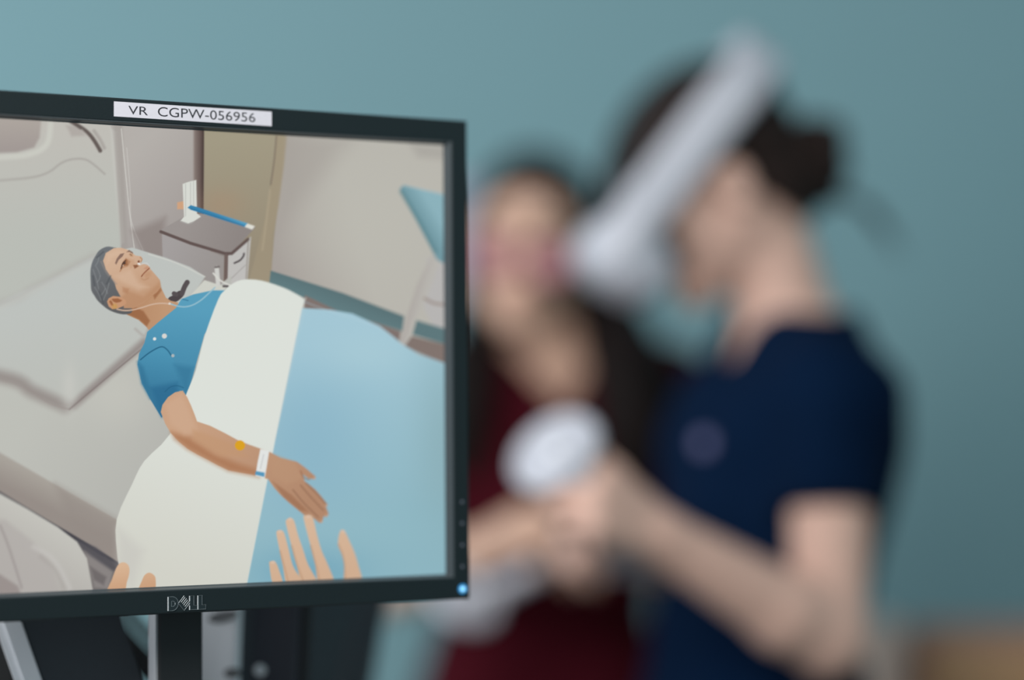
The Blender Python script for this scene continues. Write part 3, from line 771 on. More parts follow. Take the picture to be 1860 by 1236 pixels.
MB().box((-0.0135, lo_s+0.012, 0.002), (-0.0072, 0.0275, 0.013), 0.0006, SX).build('side_strip', M['silver'], slab)
MB().box((-0.006, lo_s+0.012, 0.0065), (w_s-0.001, 0.07, 0.0155), 0.001, SX).build('back_cover', M['black'], slab)
# black block at the far left, beyond the tablet
t = thing('speaker_box', (P(-40, 1180, 1.5)[0], 1.5, DZ), 'black desktop speaker box at the far left under the monitor', 'speaker')
x1 = P(48, 1200, 1.5)[0]
MB().box((x1-0.07, 1.49, DZ), (x1, 1.58, DZ+0.17), 0.004).build('body', M['black'], t)
MB().box((x1-0.065, 1.486, DZ+0.006), (x1-0.005, 1.491, DZ+0.16), 0.002).build('grille', M['cable'], t)
# pale box behind the stand column
t = thing('pale_case', (P(360, 1180, 1.52)[0], 1.55, DZ), 'pale grey upright case behind the black stand of the monitor', 'case')
g1 = P(325, 1180, 1.523); g2 = P(432, 1180, 1.515)
bd = nrm((g2-g1)*[1, 1, 0]); pd = np.array([-bd[1], bd[0], 0]); pd = pd if pd[1] > 0 else -pd
Lx = np.linalg.norm((g2-g1)[:2]); A = np.array([g1[0], g1[1], DZ])
X = lambda v: A+bd*v[0]+pd*v[1]+np.array([0, 0, 1])*v[2]+np.array([0.035*v[2]-0.0045, 0, 0])
MB().box((0, 0, 0), (Lx, 0.012, 0.22), 0.003, X).build('body', M['pale'], t)
zc = P(405, 1126, 1.5)[2]-DZ
mb = MB(); mb.prism([(Lx*0.74+0.011*math.cos(a), zc+0.0045*math.sin(a)+0.2*0.011*math.cos(a)) for a in np.linspace(0, 2*math.pi, 21)[:-1]], -0.001, 0.002, lambda v: X((v[0], v[2], v[1])))
mb.build('handle_slot', M['palemid'], t)
mb = MB(); mb.prism([(Lx*0.93+0.006*math.cos(a), P(405, 1230, 1.5)[2]-DZ+0.004*math.sin(a)) for a in np.linspace(0, 2*math.pi, 17)[:-1]], -0.001, 0.002, lambda v: X((v[0], v[2], v[1])))
mb.build('port', M['palemid'], t)
# dark computer tower turned away: narrow front with an oval badge, gap, side panel
g1 = P(431, 1180, 1.555); g2 = P(541, 1180, 1.56)
t = thing('computer_tower', ((g1+g2)[0]/2+0.03, 1.62, DZ), 'dark grey computer tower with a silver oval badge standing under the monitor', 'computer')
A = np.array([g1[0], g1[1], DZ]); Lx = g2[0]-g1[0]
lean = lambda v: np.array([0.045*(v[2]-(P(0, 1180, 1.55)[2]-DZ)), 0, 0])
X = lambda v: A+np.array(v)+lean(v)
MB().box((0, 0, 0), (Lx, 0.30, 0.25), 0.004, X).build('front_panel', M['charblue'], t)
MB().box((Lx*0.02, -0.0015, 0.0), (Lx*0.24, 0.002, 0.248), 0.001, X).build('front_rib', M['char'], t)
zc = P(0, 1218, 1.555)[2]-DZ
MB().lathe(X((Lx*0.40, -0.0005, zc)), (0, -1, 0), [(0, 0.0042), (0.0012, 0.004), (0.002, 0.002)], 20).build('badge', M['silver'], t, label='silver oval badge')
gx = P(556, 1180, 1.60)[0]; g3 = P(681, 1180, 1.72)[0]
MB().box((g2[0]-g1[0]-0.002, 0.02, 0.0), (gx-g1[0]+0.004, 0.28, 0.25), 0.002, X).build('side_recess', M['black'], t)
V = [(gx-g1[0], 0.03, 0), (g3-g1[0], 0.165, 0), (g3-g1[0], 0.33, 0), (gx-g1[0], 0.30, 0)]
V = V+[(v[0], v[1], 0.25) for v in V]
lean2 = lambda v: np.array([(0.045+0.13*max(0, v[0]-(gx-g1[0]))/(g3-gx))*(v[2]-(P(0, 1180, 1.6)[2]-DZ)), 0, 0])
mesh_obj('side_panel', [A+np.array(v)+lean2(v) for v in V], [[3, 2, 1, 0], [4, 5, 6, 7], [0, 1, 5, 4], [1, 2, 6, 5], [2, 3, 7, 6], [3, 0, 4, 7]], M['char'], t, smooth=False)
# cables hanging between the tablet and the stand
cabs = [([(212, 1095), (250, 1135), (280, 1168), (312, 1205), (330, 1240)], 1.66, 0.0045, 'upper black cable sloping down behind the monitor stand', 'uppermost'),
        ([(195, 1115), (232, 1157), (265, 1192), (298, 1222), (318, 1250)], 1.60, 0.0048, 'middle black cable sloping down between tablet and monitor stand', ''),
        ([(225, 1175), (250, 1207), (270, 1228), (290, 1246)], 1.58, 0.005, 'lowest black cable beside the right edge of the leaning tablet', '')]
for pts, y, r, lb, _ in cabs:
    pp = [P(p[0], p[1], y) for p in pts]
    e = pp[-1]; pp += [np.array([e[0]+0.004, e[1]+0.015, DZ+r+0.001]), np.array([e[0]+0.002, e[1]+0.07, DZ+r+0.0005])]
    a = pp[0]; pp = [a+np.array([-0.03, 0.02, 0.02])]+pp
    o = MB().tube(spline(pp, 6), r, 10).build('cable', M['cable'], None, True)
    tag(o, lb, 'cable', 'black cables under the monitor')

# ------------------------------------------------------------------ figures
def head_axes(fwd, roll_lat):
    f = nrm(fwd); l = nrm(np.array(roll_lat)-f*np.dot(roll_lat, f)); u = np.cross(f, l) if np.cross(f, l)[2] > -9 else 0
    return f, l, u
class Head:
    """local (lateral to own left, forward, up) metres to world"""
    def __init__(s, c, f, l, scale=1.0):
        s.c = np.array(c, float); s.f = nrm(f); l = np.array(l, float); s.l = nrm(l-s.f*np.dot(l, s.f)); s.u = np.cross(s.f, s.l); s.k = scale
        s.R = np.stack([s.l, s.f, s.u])
    def w(s, p): return s.c+s.k*(s.l*p[0]+s.f*p[1]+s.u*p[2])
    def d(s, p): return s.l*p[0]+s.f*p[1]+s.u*p[2]
    def sculpt(s, S):
        w, k, R = s.w, s.k, s.R
        E_ = lambda c, r, b=0.01, cut=False: S.ell(w(c), np.array(r)*k, R, b, cut)
        C_ = lambda a, b, ra, rb, kk=0.01: S.cone(w(a), w(b), ra*k, rb*k, kk)
        E_((0, -0.012, 0.03), (0.073, 0.092, 0.082), 0.02)
        E_((0, 0.035, -0.03), (0.060, 0.056, 0.078), 0.02)
        for q in (-1, 1):
            C_((q*0.048, -0.005, -0.05), (q*0.012, 0.07, -0.098), 0.022, 0.019, 0.02)
            E_((q*0.042, 0.062, -0.025), (0.02, 0.02, 0.018), 0.02)
        E_((0, 0.076, -0.098), (0.02, 0.018, 0.017), 0.015)
        E_((0, 0.078, 0.024), (0.045, 0.014, 0.012), 0.015)
        for q in (-1, 1): E_((q*0.031, 0.098, 0.001), (0.018, 0.014, 0.011), 0.008, True)
        for q in (-1, 1): E_((q*0.031, 0.0775, 0.0095), (0.0165, 0.0105, 0.0062), 0.003); E_((q*0.031, 0.0765, -0.0105), (0.015, 0.0095, 0.005), 0.003)
        C_((0, 0.088, 0.012), (0, 0.108, -0.026), 0.0075, 0.0115, 0.008)
        for q in (-1, 1): E_((q*0.012, 0.096, -0.03), (0.009, 0.010, 0.008), 0.006)
        E_((0, 0.086, -0.052), (0.028, 0.012, 0.014), 0.012)
        E_((0, 0.094, -0.057), (0.023, 0.009, 0.0055), 0.004)
        E_((0, 0.092, -0.068), (0.020, 0.009, 0.0065), 0.004)
        for q in (-1, 1):
            E_((q*0.077, -0.012, -0.008), (0.009, 0.019, 0.031), 0.006)
            E_((q*0.087, -0.008, -0.006), (0.006, 0.010, 0.019), 0.004, True)
    def face_parts(s, root):
        for q in (-1, 1):
            mb = MB(); c = s.w((q*0.031, 0.0755, -0.001))
            mb.lathe(c-s.f*0.0115, s.f, [(0.0115-0.0115*math.cos(a), max(0.0001, 0.0115*math.sin(a))) for a in np.linspace(0.02, math.pi-0.02, 12)], 16)
            e = mb.build('eye', M['eye'], root, True)
            MB().lathe(c+s.f*0.0085, s.f, [(0, 0.0056), (0.0028, 0.005), (0.0034, 0.002)], 14).build('iris', M['iris'], e, True)
            MB().tube(spline([s.w((q*0.014, 0.094, 0.022)), s.w((q*0.03, 0.092, 0.028)), s.w((q*0.05, 0.074, 0.023))], 5), [0.003]*11, 6).build('eyebrow', M['brow'], root, True)
        MB().tube(spline([s.w((-0.022, 0.092, -0.064)), s.w((-0.008, 0.1005, -0.061)), s.w((0, 0.101, -0.062)), s.w((0.008, 0.1005, -0.061)), s.w((0.022, 0.092, -0.064))], 4), [0.002]+[0.0042]*15+[0.002], 6).build('lips', M['lip'], root, True)

def rot(v, ax, a):
    ax = nrm(ax); v = np.array(v, float); c, s_ = math.cos(a), math.sin(a)
    return v*c+np.cross(ax, v)*s_+ax*np.dot(ax, v)*(1-c)
def hand(S, wrist, d, n, thumb_side, curl=(0.9, 1.0, 0.7), spread=0.05, size=1.0, thumb=(0.5, 0.6, 0.55)):
    """wrist point, direction of the fingers, palm normal (the side the fingers close to), direction towards the thumb"""
    d = nrm(d); n = nrm(np.array(n)-d*np.dot(n, d)); t_ = nrm(np.array(thumb_side)-d*np.dot(thumb_side, d)-n*np.dot(thumb_side, n))
    lens = [(0.042, 0.025, 0.020), (0.046, 0.029, 0.021), (0.043, 0.027, 0.021), (0.033, 0.020, 0.018)]
    for i in range(4):
        o = (0.027-0.0185*i)
        kn = wrist+size*(d*(0.088-0.004*abs(i-1)-0.004*(i == 3))+t_*o)
        S.cone(wrist+size*(d*0.01+t_*o*0.6), kn, 0.0135*size, 0.0105*size, 0.010)
        a = kn; dd = rot(d, np.cross(d, n), -0.0)
        dd = nrm(d+t_*(1.5-i)*spread); axis = np.cross(dd, n)
        for j in range(3):
            dd = rot(dd, axis, curl[j]*(1+0.06*i)); b = a+dd*lens[i][j]*size
            S.cone(a, b, (0.0098-0.0008*j-0.0006*(i == 3))*size, (0.0092-0.0010*j-0.0006*(i == 3))*size, 0.003); a = b
    S.ell(wrist+size*(d*0.045+n*0.004), np.array([0.048, 0.034, 0.013])*size, np.stack([d, t_, n]), 0.012)
    a = wrist+size*(d*0.022+t_*0.020+n*0.006)
    dd = nrm(t_*thumb[0]+d*thumb[1]+n*thumb[2]); b = a+dd*0.042*size
    S.cone(a, b, 0.0145*size, 0.0115*size, 0.010); dd = nrm(dd+d*0.35+n*0.15); c = b+dd*0.032*size
    S.cone(b, c, 0.0112*size, 0.0100*size, 0.004); dd = nrm(dd+d*0.3+n*0.2); e = c+dd*0.025*size
    S.cone(c, e, 0.0100*size, 0.0078*size, 0.003)
    return d, n, t_

def legs(S, O, Fw, Lw, off, zh, grow=0.0, shoes=False):
    F3 = np.array([Fw[0], Fw[1], 0]); L3 = np.array([Lw[0], Lw[1], 0]); O3 = np.array([O[0], O[1], 0])
    for q in (-1, 1):
        hp = O3+F3*off+L3*q*0.088+[0, 0, zh]; kn = O3+F3*(off+0.015)+L3*q*0.095+[0, 0, 0.47]; an = O3+F3*(off-0.02)+L3*q*0.1+[0, 0, 0.085]
        S.cone(hp, kn, 0.086+grow, 0.056+grow, 0.03); S.cone(kn, an, 0.056+grow, 0.038+grow*1.4, 0.02)
        if not grow: S.cone(an-[0, 0, 0.035], an+F3*0.15-[0, 0, 0.058], 0.036, 0.026, 0.02)

# ---- person with the headset
th = math.radians(20)
Fw = np.array([-math.cos(th), -math.sin(th)]); Lw = np.array([-Fw[1], Fw[0]])
O1 = np.array([0.304, 2.45])
F3 = np.array([Fw[0], Fw[1], 0]); L3 = np.array([Lw[0], Lw[1], 0])
SEC1 = [(0.74, 0.02, 0.145, 0.09), (0.82, 0.02, 0.17, 0.112), (0.92, 0.022, 0.158, 0.102), (1.016, 0.018, 0.132, 0.094), (1.145, -0.004, 0.142, 0.102), (1.242, -0.012, 0.158, 0.108), (1.307, -0.020, 0.160, 0.092), (1.346, -0.028, 0.112, 0.066), (1.385, -0.034, 0.055, 0.05)]
p1 = thing('person', (O1[0], O1[1], 0), 'person in a navy t-shirt looking down into a white headset, hair in a bun', 'person')
LH = np.array([0.07, -1.0, 0.0])
u3 = nrm((-0.89, -0.05, -0.454))
H1 = Head(P(1294, 338, 2.45), u3, LH, 1.02)
HS = Head(H1.c, nrm((-0.606, -0.04, -0.795)), LH, 1.0)   # the headset sits tipped forward
S1 = SDF((O1[0]-0.36, 1.98, -0.02), (O1[0]+0.30, 2.80, 1.72), 0.0046)
S1.torso(O1, Fw, Lw, SEC1, 0.0)
legs(S1, O1, Fw, Lw, 0.02, 0.80)
H1.sculpt(S1)
nb = P(1438, 612, 2.45)
S1.cone(H1.w((0, -0.035, -0.045)), nb, 0.050, 0.056, 0.03)
shL, elL, wrL = P(1510, 715, 2.325), P(1506, 1160, 2.23), P(1188, 968, 2.15)
shR, elR, wrR = P(1455, 700, 2.60), P(1345, 1075, 2.66), P(1150, 985, 2.36)
for sh, el, wr in ((shL, elL, wrL), (shR, elR, wrR)):
    S1.ell(sh, (0.058, 0.056, 0.058), None, 0.03)
    S1.cone(sh, el, 0.049, 0.040, 0.02)
    mid = el+(wr-el)*0.25
    S1.cone(el, mid, 0.038, 0.041, 0.015); S1.cone(mid, wr, 0.041, 0.0265, 0.015)
# left hand closed round the controller
CR = P(1010, 822, 2.14); Cn = nrm((-0.48, -0.60, 0.66))
CH0 = P(1062, 882, 2.15); CH1 = P(1128, 985, 2.17); ch = nrm(CH1-CH0)
dL = nrm(P(1085, 930, 2.16)-wrL)
S1.cone(wrL-nrm(wrL-elL)*0.01, wrL+dL*0.02, 0.0265, 0.023, 0.01)
hand(S1, wrL, P(1085, 905, 2.10)-wrL, np.array([-0.25, 0.9, -0.35]), np.array([-0.4, -0.2, 0.9]), (0.95, 1.0, 0.7), thumb=(0.55, 0.75, 0.3))
dR = P(1040, 945, 2.29)-wrR
hand(S1, wrR, dR, np.array([-0.2, -0.75, -0.6]), np.array([-0.4, -0.5, 0.8]), (0.75, 0.9, 0.7), thumb=(0.55, 0.7, 0.45))
S1.build('body', M['skin'], p1)
H1.face_parts(p1)
# t-shirt
S = SDF((O1[0]-0.30, 2.12, 0.80), (O1[0]+0.28, 2.80, 1.46), 0.0046)
S.torso(O1, Fw, Lw, SEC1[:-2]+[(1.346, -0.026, 0.114, 0.070), (1.392, -0.028, 0.064, 0.058)], 0.014, 0.02, 0.84, 1.392)
for sh, el, tt in ((shL, elL, 0.50), (shR, elR, 0.50)):
    hm = sh+(el-sh)*tt; n_ = nrm(el-sh)
    S.ell(sh+[0, 0, -0.005], (0.070, 0.070, 0.066), None, 0.035)
    S.cone(sh, hm+n_*0.05, 0.063, 0.060, 0.03, clip=(hm, n_))
S.wobble(0.0035, 28, 3)
def vneck(x, y, z_):
    fx = (x-O1[0])*Fw[0]+(y-O1[1])*Fw[1]; lx = (x-O1[0])*Lw[0]+(y-O1[1])*Lw[1]
    return np.maximum(np.abs(lx)-0.55*(z_-1.315), -(fx-0.015))
S.cutfun((O1[0]-0.3, 2.1, 1.28), (O1[0]+0.2, 2.8, 1.46), vneck, 0.006)
nk = nrm(H1.w((0, -0.035, -0.045))-nb)
S.cone(nb-nk*0.02, nb+nk*0.12, 0.066, 0.068, 0.008, cut=True)
S.cutfun((O1[0]-0.35, 2.0, 0.78), (O1[0]+0.32, 2.85, 0.86), lambda x, y, z_: z_-0.845)
shirt1 = S.build('tshirt', M['navy'], p1)
bc = P(1280, 806, 2.345)
# badge pinned to the chest
vd = nrm(EYE-bc)
bn = nrm((-0.75, -0.66, 0.05))
def chest_hit(px, py):
    best = None
    for y in np.linspace(2.2, 2.6, 200):
        p = P(px, py, y); i = np.round((p-S.lo)/S.h).astype(int)
        if (i >= 0).all() and (i < S.n).all() and S.f[tuple(i)] < 0: return p
    return bc
bc = chest_hit(1280, 806)+np.array([0, -0.002, 0])
MB().lathe(bc-bn*0.006, bn, [(0, 0.0115), (0.008, 0.0115), (0.0100, 0.0105), (0.0105, 0.007)], 24).build('badge', M['badge'], shirt1, True, 'round lavender badge')
# trousers and shoes (below the frame)
S = SDF((O1[0]-0.25, 2.18, 0.04), (O1[0]+0.25, 2.74, 0.95), 0.008)
S.torso(O1, Fw, Lw, SEC1[:4], 0.008, 0.02, 0.74, 0.93); legs(S, O1, Fw, Lw, 0.02, 0.80, 0.010)
S.cutfun((O1[0]-0.3, 2.1, 0.0), (O1[0]+0.3, 2.8, 0.10), lambda x, y, z_: z_-0.07)
S.build('trousers', M['trouser'], p1)
def shoes(root, O, Fw, Lw, off):
    F3 = np.array([Fw[0], Fw[1], 0]); L3 = np.array([Lw[0], Lw[1], 0]); O3 = np.array([O[0], O[1], 0])
    for q in (-1, 1):
        a = O3+F3*(off-0.02)+L3*q*0.1
        S = SDF(a-[0.3, 0.3, 0.01], a+[0.3, 0.3, 0.16], 0.007)
        S.cone(a+[0, 0, 0.05]-F3*0.02, a+F3*0.17+[0, 0, 0.035], 0.047, 0.036, 0.0); S.cone(a+[0, 0, 0.05], a+[0, 0, 0.11], 0.05, 0.047, 0.02)
        S.cutfun(a-[0.3, 0.3, 0.05], a+[0.3, 0.3, 0.02], lambda x, y, z_: z_-0.002)
        S.build('shoe', M['shoe'], root)
shoes(p1, O1, Fw, Lw, 0.02)
# hair with a low bun
S = SDF(H1.c-0.24, H1.c+0.24, 0.004)
hp, hn = H1.w((0, -0.006, 0.017)), H1.d(nrm((0, 0.30, -0.95)))     # hairline plane: keep what lies behind it
S.ell(H1.w((0, -0.016, 0.034)), np.array((0.088, 0.104, 0.093))*H1.k, H1.R, 0.0, clips=[(hp, hn), (H1.w((0, -0.03, -0.05)), H1.d((0, 0.2, -1)))])
S.ell(H1.w((0, -0.044, -0.028)), (0.080, 0.070, 0.074), H1.R, 0.02, clips=[(H1.w((0, -0.004, 0.017)), H1.d(nrm((0, 0.82, -0.567)))), (H1.w((0, -0.06, -0.085)), H1.d((0, 0, -1)))])
S.wobble(0.0022, 120, 5)
bun = P(1468, 300, 2.46)
hair1 = S.build('hair', M['hair'], p1)
S = SDF(bun-0.09, bun+0.09, 0.0036)
S.ell(bun, (0.047, 0.048, 0.054), None, 0.0); S.ell(bun+[0.008, -0.02, 0.025], (0.032, 0.03, 0.030), None, 0.012); S.ell(bun+[-0.03, 0, -0.008], (0.03, 0.036, 0.036), None, 0.015)
S.wobble(0.0035, 150, 8)
S.build('hair_bun', M['hair'], hair1)
mb = MB()
for i in range(9):
    a = bun+np.array([0.03+0.004*i % 3*0.3, -0.01+0.005*(i % 4), -0.03-0.004*(i % 3)])
    e = a+np.array([0.055+0.008*(i % 3), 0.01*(i % 2), -0.03-0.006*i % 4*0.2-0.004*i])
    mb.tube(spline([a, (a+e)/2+[0.004, 0, 0.006], e], 4), 0.0011, 5)
st = mb.build('stray_strands', M['hair'], hair1, True); st['kind'] = 'stuff'

# ---- the headset, worn by that person
hs = thing('vr_headset', HS.w((0, 0.13, 0.0)), 'white virtual reality headset with broad side arm, worn by the person in navy', 'headset')
c0 = HS.w((0, 0.13, 0.03))
S = SDF(c0-0.2, c0+0.2, 0.004)
S.rbox(HS.w((0, 0.133, 0.031)), (0.092, 0.033, 0.053), HS.R, 0.026)
S.ell(HS.w((0, 0.152, 0.030)), (0.084, 0.024, 0.050), HS.R, 0.02)
for q in (-1, 1):
    S.cone(HS.w((q*0.084, 0.075, 0.050)), HS.w((q*0.066, 0.135, 0.042)), 0.020, 0.036, 0.02)
vis = S.build('visor', M['white'], hs)
S = SDF(c0-0.2, c0+0.2, 0.004)
S.rbox(HS.w((0, 0.098, 0.030)), (0.074, 0.018, 0.046), HS.R, 0.016)
S.ell(H1.w((0, 0.035, -0.01)), np.array((0.066, 0.062, 0.085))*H1.k, H1.R, 0.004, cut=True)
S.build('face_cushion', M['foam'], hs)
for q in (-1, 1):
    S = SDF(HS.c-0.26, HS.c+0.26, 0.0045)
    pts = spline([(q*0.086, 0.12, 0.052), (q*0.094, 0.06, 0.054), (q*0.098, -0.04, 0.054), (q*0.090, -0.10, 0.052), (q*0.060, -0.138, 0.052)], 5)
    for a, b in zip(pts[:-1], pts[1:]):
        for dk in (-0.020, -0.010, 0.0, 0.010, 0.020):
            S.cone(HS.w((a[0], a[1], a[2]+dk)), HS.w((b[0], b[1], b[2]+dk)), 0.0085, 0.0085, 0.003)
    S.build('side_arm', M['white'], hs)
S = SDF(HS.c-0.26, HS.c+0.26, 0.0045)
pts = spline([(-0.064, -0.136, 0.052), (-0.035, -0.150, 0.053), (0, -0.154, 0.053), (0.035, -0.150, 0.053), (0.064, -0.136, 0.052)], 4)
for a, b in zip(pts[:-1], pts[1:]):
    for dk in (-0.020, 0.0, 0.020): S.cone(HS.w((a[0], a[1], a[2]+dk)), HS.w((b[0], b[1], b[2]+dk)), 0.0105, 0.0105, 0.003)
S.build('rear_cradle', M['white'], hs)
S = SDF(HS.c-0.28, HS.c+0.28, 0.0045)
for dx in (-0.016, 0, 0.016):
    pts = spline([P(q[0], q[1], 2.45)-L3*dx for q in ((1098, 415), (1110, 320), (1150, 215), (1225, 140), (1300, 118), (1360, 130))], 5)
    for a, b in zip(pts[:-1], pts[1:]): S.cone(a, b, 0.008, 0.008, 0.006)
S.build('top_strap', M['strap'], hs)
S = SDF(HS.c-0.26, HS.c+0.26, 0.005)
for q in (-1, 1):
    S.cone(HS.w((q*0.045, -0.130, 0.04)), P(1378, 235, 2.45)+L3*q*0.03, 0.02, 0.022, 0.008)
S.cone(P(1378, 235, 2.45)+L3*0.03, P(1378, 235, 2.45)-L3*0.03, 0.020, 0.020, 0.01)
S.build('rear_pad', M['strap'], hs)

# ---- hand controllers
def controller(ring_c, n, toward, label, grip_len=0.11, ring_r=0.050, face=True):
    n = nrm(n); h = np.array(toward, float)-ring_c; h = nrm(h-n*np.dot(h, n)*0.35)
    root = thing('hand_controller', ring_c, label, 'controller', 'white headset controllers')
    e1 = nrm(h-n*np.dot(h, n)); e2 = np.cross(n, e1)
    MB().tube([ring_c+ring_r*(e1*math.cos(a)+e2*math.sin(a)) for a in np.linspace(0, 2*math.pi, 41)[:-1]], 0.0075, 10, True).build('tracking_ring', M['white'], root, True)
    if face:
        MB().lathe(ring_c-n*0.006, n, [(0, ring_r-0.006), (0.004, ring_r-0.0035), (0.009, ring_r-0.0035), (0.012, ring_r-0.007), (0.013, 0.02)], 32).build('face_plate', M['white'], root, True)
        MB().lathe(ring_c+n*0.006+e1*0.015, n, [(0, 0.006), (0.008, 0.005), (0.009, 0.008), (0.011, 0.007)], 16).build('thumbstick', M['pale'], root, True)
    a = ring_c+e1*(ring_r-0.004); b = a+h*grip_len
    S = SDF(np.minimum(a, b)-0.04, np.maximum(a, b)+0.04, 0.004)
    S.cone(a, b, 0.015, 0.013, 0); S.build('grip', M['white'], root)
    return root
controller(CR, Cn, P(1120, 965, 2.20), 'white controller with its round face up, gripped by the person in navy', 0.085, 0.043)
controller(P(1108, 1018, 2.36), (0.1, 0.35, 0.94), P(1050, 940, 2.30), 'white controller hanging under the wrists of the person in navy', 0.07, 0.043)

# ---- person in maroon, behind
F2 = nrm((0.15, -0.99)); L2w = np.array([-F2[1], F2[0]])
O2 = np.array([0.050, 2.98])
SEC2 = [(0.72, 0, 0.15, 0.09), (0.80, 0, 0.178, 0.112), (0.88, 0, 0.160, 0.104), (0.98, 0, 0.132, 0.094), (1.08, 0, 0.138, 0.10), (1.19, 0.008, 0.158, 0.108), (1.28, 0.0, 0.160, 0.09), (1.325, -0.008, 0.115, 0.066), (1.37, -0.018, 0.055, 0.05)]
p2 = thing('person', (O2[0], O2[1], 0), 'person in a maroon v-neck top with long dark hair, standing behind the monitor', 'person')
F23 = np.array([F2[0], F2[1], 0]); L23 = np.array([L2w[0], L2w[1], 0])
rl = math.radians(6)
H2 = Head(P(964, 440, 2.95), (-0.12, -0.97, -0.06), np.array([math.cos(rl)*0.96, -0.25, -math.sin(rl)]), 1.06)
S2 = SDF((O2[0]-0.30, 2.50, -0.02), (O2[0]+0.30, 3.20, 1.66), 0.0048)
S2.torso(O2, F2, L2w, SEC2); legs(S2, O2, F2, L2w, 0.0, 0.79)
H2.sculpt(S2)
S2.cone(H2.w((0, -0.03, -0.05)), np.array([O2[0], O2[1]+0.018, 1.345])+F23*0.0, 0.050, 0.056, 0.03)
sh2R, el2R, wr2R = P(792, 700, 2.98), P(716, 1062, 2.86), P(865, 1002, 2.68)
sh2L, el2L, wr2L = P(1208, 705, 3.02), P(1255, 1030, 2.95), P(1160, 1010, 2.75)
for sh, el, wr in ((sh2R, el2R, wr2R), (sh2L, el2L, wr2L)):
    S2.ell(sh, (0.055, 0.055, 0.055), None, 0.03); S2.cone(sh, el, 0.046, 0.038, 0.02)
    mid = el+(wr-el)*0.25; S2.cone(el, mid, 0.036, 0.038, 0.015); S2.cone(mid, wr, 0.038, 0.026, 0.015)
hand(S2, wr2R, P(960, 945, 2.62)-wr2R, np.array([0.3, 0.5, -0.8]), np.array([0.3, 0.4, 0.85]), (0.7, 0.9, 0.7))
hand(S2, wr2L, P(1090, 985, 2.68)-wr2L, np.array([-0.3, 0.5, -0.8]), np.array([-0.3, 0.4, 0.85]), (0.7, 0.9, 0.7))
S2.build('body', M['skin2'], p2)
H2.face_parts(p2)
S = SDF((O2[0]-0.32, 2.78, 0.70), (O2[0]+0.32, 3.20, 1.42), 0.0050)
S.torso(O2, F2, L2w, SEC2, 0.015, 0.02, 0.74, 1.385)
for sh, el in ((sh2R, el2R), (sh2L, el2L)):
    hm = sh+(el-sh)*0.62; n_ = nrm(el-sh)
    S.ell(sh, (0.067, 0.067, 0.062), None, 0.035); S.cone(sh, hm+n_*0.05, 0.060, 0.062, 0.03, clip=(hm, n_))
S.wobble(0.003, 26, 4)
def vneck2(x, y, z_):
    fx = (x-O2[0])*F2[0]+(y-O2[1])*F2[1]; lx = (x-O2[0])*L2w[0]+(y-O2[1])*L2w[1]
    return np.maximum(np.abs(lx-0.004)-0.80*(z_-1.262), -(fx-0.01))
S.cutfun((O2[0]-0.2, 2.7, 1.20), (O2[0]+0.2, 3.1, 1.42), vneck2)
S.cone(np.array([O2[0], O2[1]+0.018, 1.33]), np.array([O2[0]-0.01, O2[1]+0.0, 1.45]), 0.068, 0.072, 0.004, cut=True)
S.cutfun((O2[0]-0.35, 2.7, 0.69), (O2[0]+0.35, 3.25, 0.76), lambda x, y, z_: z_-0.745)
S.build('scrub_top', M['maroon'], p2)
S = SDF((O2[0]-0.25, 2.78, 0.04), (O2[0]+0.25, 3.18, 0.86), 0.009)
S.torso(O2, F2, L2w, SEC2[:3], 0.006, 0.02, 0.72, 0.86); legs(S, O2, F2, L2w, 0.0, 0.79, 0.012)
S.cutfun((O2[0]-0.3, 2.7, 0.0), (O2[0]+0.3, 3.2, 0.10), lambda x, y, z_: z_-0.07)
S.build('trousers', M['maroon'], p2)
shoes(p2, O2, F2, L2w, 0.0)
# long hair: cap plus a fall of hair over each shoulder
S = SDF((H2.c[0]-0.26, H2.c[1]-0.26, 1.10), (H2.c[0]+0.30, H2.c[1]+0.26, 1.66), 0.0045)
S.ell(H2.w((0, -0.016, 0.033)), (0.086, 0.106, 0.096), H2.R, 0.0, clips=[(H2.w((0, 0.07, 0.073)), H2.d(nrm((0, 0.82, -0.57))))])
S.cone(H2.w((0, -0.06, 0.0)), H2.w((0, -0.07, -0.12)), 0.075, 0.07, 0.02, clip=(H2.w((0, -0.02, 0)), H2.d((0, 1, 0))))
for pts, r in (([H2.w((0.076, -0.015, 0.03)), H2.w((0.082, -0.03, -0.05)), P(1108, 595, 2.965), P(1148, 680, 2.89), P(1160, 770, 2.865), P(1145, 870, 2.865)], [0.022, 0.030, 0.046, 0.056, 0.052, 0.018]),
               ([H2.w((-0.074, -0.03, 0.03)), H2.w((-0.072, -0.045, -0.06)), P(868, 622, 2.94), P(852, 690, 2.88), P(848, 770, 2.86), P(856, 860, 2.865)], [0.014, 0.018, 0.030, 0.038, 0.034, 0.014])):
    sp = spline(pts, 4); rr = np.interp(np.linspace(0, len(pts)-1, len(sp)), range(len(pts)), r)
    for i in range(len(sp)-1): S.cone(sp[i], sp[i+1], rr[i], rr[i+1], 0.012)
S.wobble(0.002, 90, 6)
S.build('hair', M['hair2'], p2)
